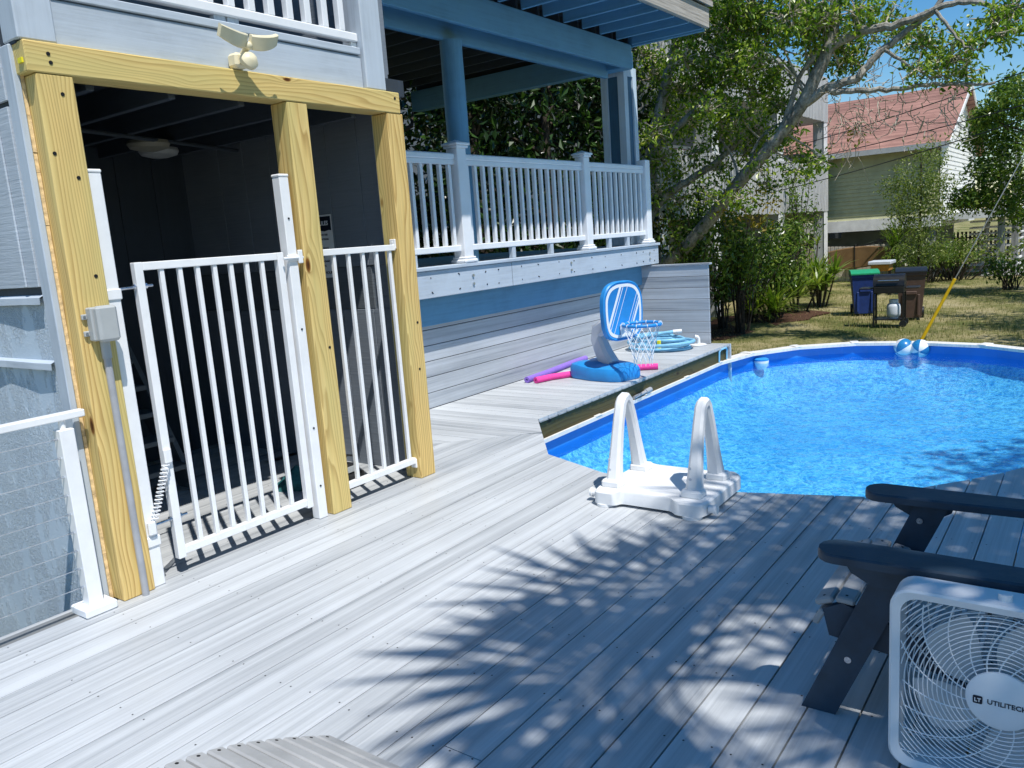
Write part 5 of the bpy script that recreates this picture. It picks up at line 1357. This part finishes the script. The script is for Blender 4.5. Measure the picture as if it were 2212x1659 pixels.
for z0, z1, nm in ((1.72, 3.45, 'lower'), (5.05, 6.68, 'upper')):
    fl_ = MB().box(18.4, 33.4, AY+.03, 11.2, z0+.02, z0+.28).build('balcony_floor', M['bleached'], ap)
    r_ = MB().box(18.4, 33.42, AY-.02, AY+.03, z1-.12, z1-.03, .005).build('balcony_rail', M['bleached'], ap)
    x = 18.42
    while x < 33.35:
        MB().box(x, x+.135, AY-.055, AY-.022, z0+rr.uniform(-.02, .02), z1, .004).build('slat', M['bleached'], r_); x += .19
    y = AY
    MB().box(33.36, 33.40, AY, 11.2, z0, z1).build('balcony_side', M['bleached'], ap)
for x in (19.4, 24.2, 29.5):
    for z0 in (2.0, 5.4):
        w__ = MB().box(x, x+1.9, 11.17, 11.199, z0, z0+2.1).build('balcony_door', M['house_white'], ap)
        for k in range(2): MB().box(x+.1+k*.9, x+.9+k*.9, 11.15, 11.169, z0+.1, z0+2.0).build('pane', M['dark_glass'], w__)

# ------------------------------------------------------------------ red roofed house
XH = 34.0
rh = empty('red_roof_house', (38, 8, GZ)); tag(rh, 'olive sided house on stilts with a red shingle roof', 'house')
ez = 3.95; apx = at(2090, 186, 'y', 4.75); rx, rz = apx.x, apx.z
Y0, Y1 = 4.95, 16.0; zb = 1.28
MB().box(XH+.05, 2*rx-XH-.05, Y0+.04, Y1, zb, ez).build('wall', M['olive'], rh)
z = zb
while z < ez+.02:
    b = MB(); b.prism([(0, 0), (-.035, 0), (-.008, .148), (0, .148)], Y1-Y0-.04, (XH+.05, Y1, z), (1, 0, 0), (0, 0, 1)); b.build('lap_board', M['olive'], rh); z += .15
# gable end
b = MB(); b.add([(XH+.05, Y0, zb), (2*rx-XH-.05, Y0, zb), (2*rx-XH-.05, Y0, ez), (rx, Y0, rz-.15), (XH+.05, Y0, ez)], [(0, 1, 2, 3, 4)]); b.build('gable_wall', M['gable'], rh)
z = zb
while z < rz-.35:
    f_ = 0 if z < ez else (z-ez)/(rz-ez); xa = XH+.05+f_*(rx-XH)+.04; xb = 2*rx-xa
    if xb-xa > .3:
        b = MB(); b.prism([(0, 0), (-.03, 0), (-.006, .168), (0, .168)], xb-xa, (xa, Y0-.001, z), (0, 1, 0), (0, 0, 1)); b.build('gable_board', M['gable'], rh)
    z += .17
ov = .46; sl_ = (rz-ez)/(rx-XH)
def slope(s_):
    xe = rx-s_*(rx-XH+ov); ze = rz-sl_*(rx-XH+ov)
    vv = [(xe, Y0-.35, ze), (rx, Y0-.35, rz), (rx, Y1, rz), (xe, Y1, ze)]
    b = MB(); b.add(vv+[(x_, y_, z_+.12) for x_, y_, z_ in vv], [(0, 1, 2, 3), (7, 6, 5, 4), (0, 4, 5, 1), (1, 5, 6, 2), (2, 6, 7, 3), (3, 7, 4, 0)]); return b, xe, ze
for s_ in (1, -1):
    b, xe, ze = slope(s_); rf = b.build('roof', M['shingle'], rh)
    if s_ == 1:
        MB().box(xe-.06, xe-.005, Y0-.35, Y1, ze-.06, ze+.13).build('gutter', M['house_grey'], rf)
    b = MB(); b.add([(xe, Y0-.40, ze-.02), (rx, Y0-.40, rz-.02), (rx, Y0-.40, rz+.14), (xe, Y0-.40, ze+.14), (xe, Y0-.355, ze-.02), (rx, Y0-.355, rz-.02), (rx, Y0-.355, rz+.14), (xe, Y0-.355, ze+.14)], [(0, 1, 2, 3), (7, 6, 5, 4), (0, 4, 5, 1), (3, 2, 6, 7), (0, 3, 7, 4), (1, 5, 6, 2)]); b.build('rake_trim', M['house_white'], rf)
MB().box(XH-.02, 2*rx-XH, Y0-.02, Y1, .85, zb-.002).build('floor_beam', M['house_white'], rh)
for y in (5.1, 10.1, 12.6):
    MB().box(XH+.1, XH+.3, y, y+.2, GZ-.1, .86).build('stilt', M['weathered'], rh)
MB().box(XH+4, XH+4.2, 5, 16, GZ, .85).build('lower_wall', M['house_grey'], rh)
for y in (8.4, 9.6): MB().box(XH-.05, XH-.021, y, y+.45, .62, .845).build('vent', M['dark_glass'], rh)
# porch and wooden stair at the right of the house
for x, y in ((XH+.6, 4.3), (XH+2.4, 4.0), (XH+4.2, 3.8)):
    MB().box(x, x+.22, y-1.4, y-1.18, GZ-.1, 3.6).build('porch_post', M['weathered'], rh)
MB().box(XH+.3, XH+8, 2.5, 4.93, 1.05, 1.3).build('porch_deck', M['house_white'], rh)
sw = empty('wooden_stair', (38, 3, GZ)); tag(sw, 'pale wooden outside stair at the far right below the tree', 'stair')
for i in range(12):
    p = at(2145+i*1.2, 584-i*13.5, 'x', 37.5); MB().box(37.2-.02*i, 38.2, p.y-.9, p.y+.9, p.z-.03, p.z+.03).build('tread', M['house_white'], sw)
pa, pb = at(2118, 585, 'x', 37.5), at(2140, 440, 'x', 37.5)
b = MB(); b.tube([pa, pb], .09, 4); b.build('stringer', M['house_white'], sw)
# picket fences and paddle board
fc = empty('picket_fence', (34.0, 8, GZ)); tag(fc, 'beige picket fence under the red roofed house', 'fence')
y = 6.0
while y < 12.5:
    MB().box(34.0, 34.03, y, y+.135, GZ, .28+.02*math.sin(y*3), .01).build('picket', M['picket'], fc); y += .15
MB().box(34.035, 34.09, 6.0, 12.5, -.05, .03).build('rail', M['picket'], fc); MB().box(34.035, 34.09, 6.0, 12.5, -.85, -.77).build('rail', M['picket'], fc)
f2 = empty('dark_fence', (41, 2, GZ)); tag(f2, 'dark picket fence in the shade behind the wooden stair', 'fence')
y = .2
while y < 6.5:
    MB().box(41, 41.03, y, y+.09, GZ, .4).build('picket', M['black_metal'], f2); y += .16
MB().box(41.03, 41.08, .2, 6.5, .1, .16).build('rail', M['black_metal'], f2)
pc = at(1848, 556, 'x', 33.8); pb_ = empty('paddle_board', (33.8, pc.y, GZ)); tag(pb_, 'amber paddle board on its side against the picket fence', 'paddle board')
b = MB(); N = 28
b.prism([(1.45*math.cos(2*math.pi*i/N), .42*math.copysign(abs(math.sin(2*math.pi*i/N))**.8, math.sin(2*math.pi*i/N))) for i in range(N)], .12, (33.72, pc.y, pc.z), (0, -1, .06), (0, 0, 1), b=.04); b.build('hull', M['board_brown'], pb_, smooth=40)
b = MB(); b.box(33.57, 33.99, pc.y-.03, pc.y+.0, pc.z-.44, pc.z+.5); b.build('strap', M['black'], pb_)
b = MB(); b.cyl((33.9, pc.y-.1, pc.z+.38), (33.9, pc.y-.7, pc.z+.58), .02, n=6); b.prism([(-.25, -.05), (0, -.09), (.2, -.07), (.25, 0), (.2, .07), (0, .09), (-.25, .05)], .03, (33.9, pc.y-.9, pc.z+.62), (0, -.95, .3), (0, .3, .95)); tag(b.build('paddle', M['black']), 'black paddle lying above the amber paddle board', 'paddle')

# ------------------------------------------------------------------ wheelie bins, grill
def bin_(x, y, rz, body, lid, label, hgt=1.12):
    k = empty('wheelie_bin', (x, y, GZ), rz); tag(k, label, 'wheelie bin', 'wheelie bins on the lawn')
    vv = []
    for z, w_, d0, d1 in ((.05, .235, -.27, .25), (.55, .275, -.31, .29), (hgt-.14, .315, -.36, .33), (hgt-.12, .335, -.385, .35), (hgt-.05, .335, -.385, .35)):
        vv += [(-w_, d0, z), (w_, d0, z), (w_, d1, z), (-w_, d1, z)]
    ff = [(3, 2, 1, 0)]+[(i*4+j, i*4+(j+1) % 4, (i+1)*4+(j+1) % 4, (i+1)*4+j) for i in range(4) for j in range(4)]+[(16, 17, 18, 19)]
    MB().add(vv, ff).build('body', body, k, local=True)
    b = MB(); b.box(-.13, .13, -.352, -.315, .62, .70, .01); b.box(-.20, -.14, -.335, -.28, .1, .62, .01); b.box(.14, .20, -.335, -.28, .1, .62, .01); b.build('front_ribs', body, k, local=True)
    b = MB(); vv = []
    for y_, z_ in ((-.41, -.05), (-.41, -.015), (-.25, .045), (.15, .06), (.36, .03), (.36, -.05)): vv += [(-.345, y_, hgt+z_), (.345, y_, hgt+z_)]
    b.add(vv, [(2*i, 2*i+1, 2*i+3, 2*i+2) for i in range(5)]+[(10, 11, 1, 0), (0, 2, 4, 6, 8, 10), (1, 11, 9, 7, 5, 3)]); b.build('lid', lid, k, local=True, smooth=30)
    b = MB(); b.cyl((-.34, .40, hgt-.06), (.34, .40, hgt-.06), .02, n=8); b.build('handle', body, k, local=True)
    for s_ in (-1, 1): MB().cyl((s_*.30, .30, .13), (s_*.25, .30, .13), .13, n=16).build('wheel', M['black'], k, local=True, smooth=40)
bin_(22.7, 5.05, R(-72), M['bin_blue'], M['green'], 'dark blue wheelie bin with a green lid on the lawn')
bin_(21.75, 3.75, R(-80), M['bin_brown'], M['black'], 'brown wheelie bin with a black lid behind the grill', 1.2)
gr = empty('gas_grill', (20.3, 3.95, GZ), R(-85)); tag(gr, 'black gas grill with a propane tank on the lawn', 'grill')
def G(b, n, m_, s_=False, p=gr): return b.build(n, m_, p, smooth=s_, local=True)
G(MB().box(-.33, .33, -.25, .25, .78, .95, .02), 'firebox', M['black_metal'])
b = MB(); vv = []; N = 8
for i in range(N+1): a = math.pi*i/N; vv += [(-.33, -.25*math.cos(a), .955+.26*math.sin(a)), (.33, -.25*math.cos(a), .955+.26*math.sin(a))]
b.add(vv, [(2*i, 2*i+1, 2*i+3, 2*i+2) for i in range(N)]+[tuple(2*i for i in range(N+1)), tuple(2*i+1 for i in reversed(range(N+1)))]); G(b, 'hood', M['black_metal'], 40)
G(MB().cyl((-.22, -.27, 1.08), (.22, -.27, 1.08), .014, n=8), 'hood_handle', M['zinc'], True)
for s_ in (-1, 1): G(MB().box(s_*.35-(.0 if s_ > 0 else .28), s_*.35+(.28 if s_ > 0 else 0), -.2, .2, .88, .915, .01), 'side_shelf', M['black'])
for x in (-.31, .31):
    for y in (-.22, .22): G(MB().box(x-.02, x+.02, y-.02, y+.02, .02 if x < 0 else .1, .78), 'leg', M['black_metal'])
G(MB().box(-.31, .31, -.22, .22, .16, .185), 'bottom_shelf', M['black_metal'])
for y in (-.24, .24): G(MB().cyl((.31, y-.02, .08), (.31, y+.02, .08), .08, n=14), 'wheel', M['black'], 40)
pt_ = empty('propane_tank', (20.25, 3.85, GZ+.19)); tag(pt_, 'pale grey propane tank under the black grill', 'gas tank')
MB().lathe([(.10, 0), (.10, .03), (.145, .06), (.152, .12), (.152, .27), (.135, .33), (.06, .365), (.05, .38)], 20, Matrix.Translation((20.25, 3.85, GZ+.19))).build('cylinder', M['pole_grey'], pt_, smooth=50)
MB().lathe([(.10, .35), (.10, .44)], 16, Matrix.Translation((20.25, 3.85, GZ+.19))).build('collar', M['pole_grey'], pt_, smooth=50)
M['orange'] = plain('dull_orange', (.42, .19, .03), .6, .3, var=.1)
p = at(1905, 575, 'x', 28); cr2 = empty('workbench', (28, p.y, GZ)); tag(cr2, 'orange and grey workbench behind the bins', 'workbench')
MB().box(27.7, 28.3, p.y-.27, p.y+.27, p.z-.14, p.z+.06, .02).build('drawer_box', M['orange'], cr2); MB().box(27.6, 28.4, p.y-.34, p.y+.34, p.z+.07, p.z+.18, .02).build('worktop', M['pole_grey'], cr2)
for dy in (-.25, .25): MB().box(27.9, 28.0, p.y+dy-.04, p.y+dy+.04, GZ, p.z-.14).build('leg', M['black_metal'], cr2)

# ------------------------------------------------------------------ guy wire, power lines
gw = empty('guy_wire', tuple(at(1985, 745, 'x', 18.0))); tag(gw, 'steel guy wire with a yellow plastic guard beyond the pool rim', 'guy wire')
g0 = at(1981, 752, 'x', 18.0); g1_ = at(2063, 602, 'x', 18.0); g2_ = at(2240, 285, 'x', 18.0)
MB().cyl(g0+(g0-g1_)*.25, g1_, .034, .030, n=10).build('yellow_guard', M['yellow'], gw, smooth=True)
MB().tube([g1_, g2_, g2_+(g2_-g1_)*.8], .010, 6).build('wire', M['cable'], gw, smooth=True)
for i, (a, c, lab) in enumerate((((1640, 345), (2260, 130), 'upper black power line crossing the red roof'), ((1640, 372), (2260, 205), 'middle black power line crossing the eave of the red roof'), ((1640, 430), (2260, 235), 'lower black power line crossing the olive wall'))):
    A, C = at(a[0], a[1], 'x', 26.5), at(c[0], c[1], 'x', 21.5); pts = []
    A = A+(A-C)*.2; C = C+(C-A)*.6
    for k in range(25): s_ = k/24; q = A.lerp(C, s_); pts.append(q-Vector((0, 0, .35*4*s_*(1-s_)-.25)))
    tag(MB().tube(pts, .013, 5).build('power_line', M['black'], smooth=True), lab, 'power line', 'power lines')

# ------------------------------------------------------------------ cable railing at the right deck edge, out of the picture
cr = empty('cable_railing', (5.5, -.75, 0)); tag(cr, 'white cable railing along the right deck edge', 'railing')
for x in (3.0, 4.6, 6.2, 7.8): MB().box(x, x+.065, -.78, -.715, .001, .90, .003).build('post', M['white_metal'], cr)
MB().box(2.95, 9.0, -.775, -.72, .905, .938, .004).build('top_rail', M['white_metal'], cr)
for i in range(9): MB().cyl((3.0, -.748, .825-i*.0868), (9.0, -.748, .825-i*.0868), .002, n=5).build('cable', M['cable'], cr)
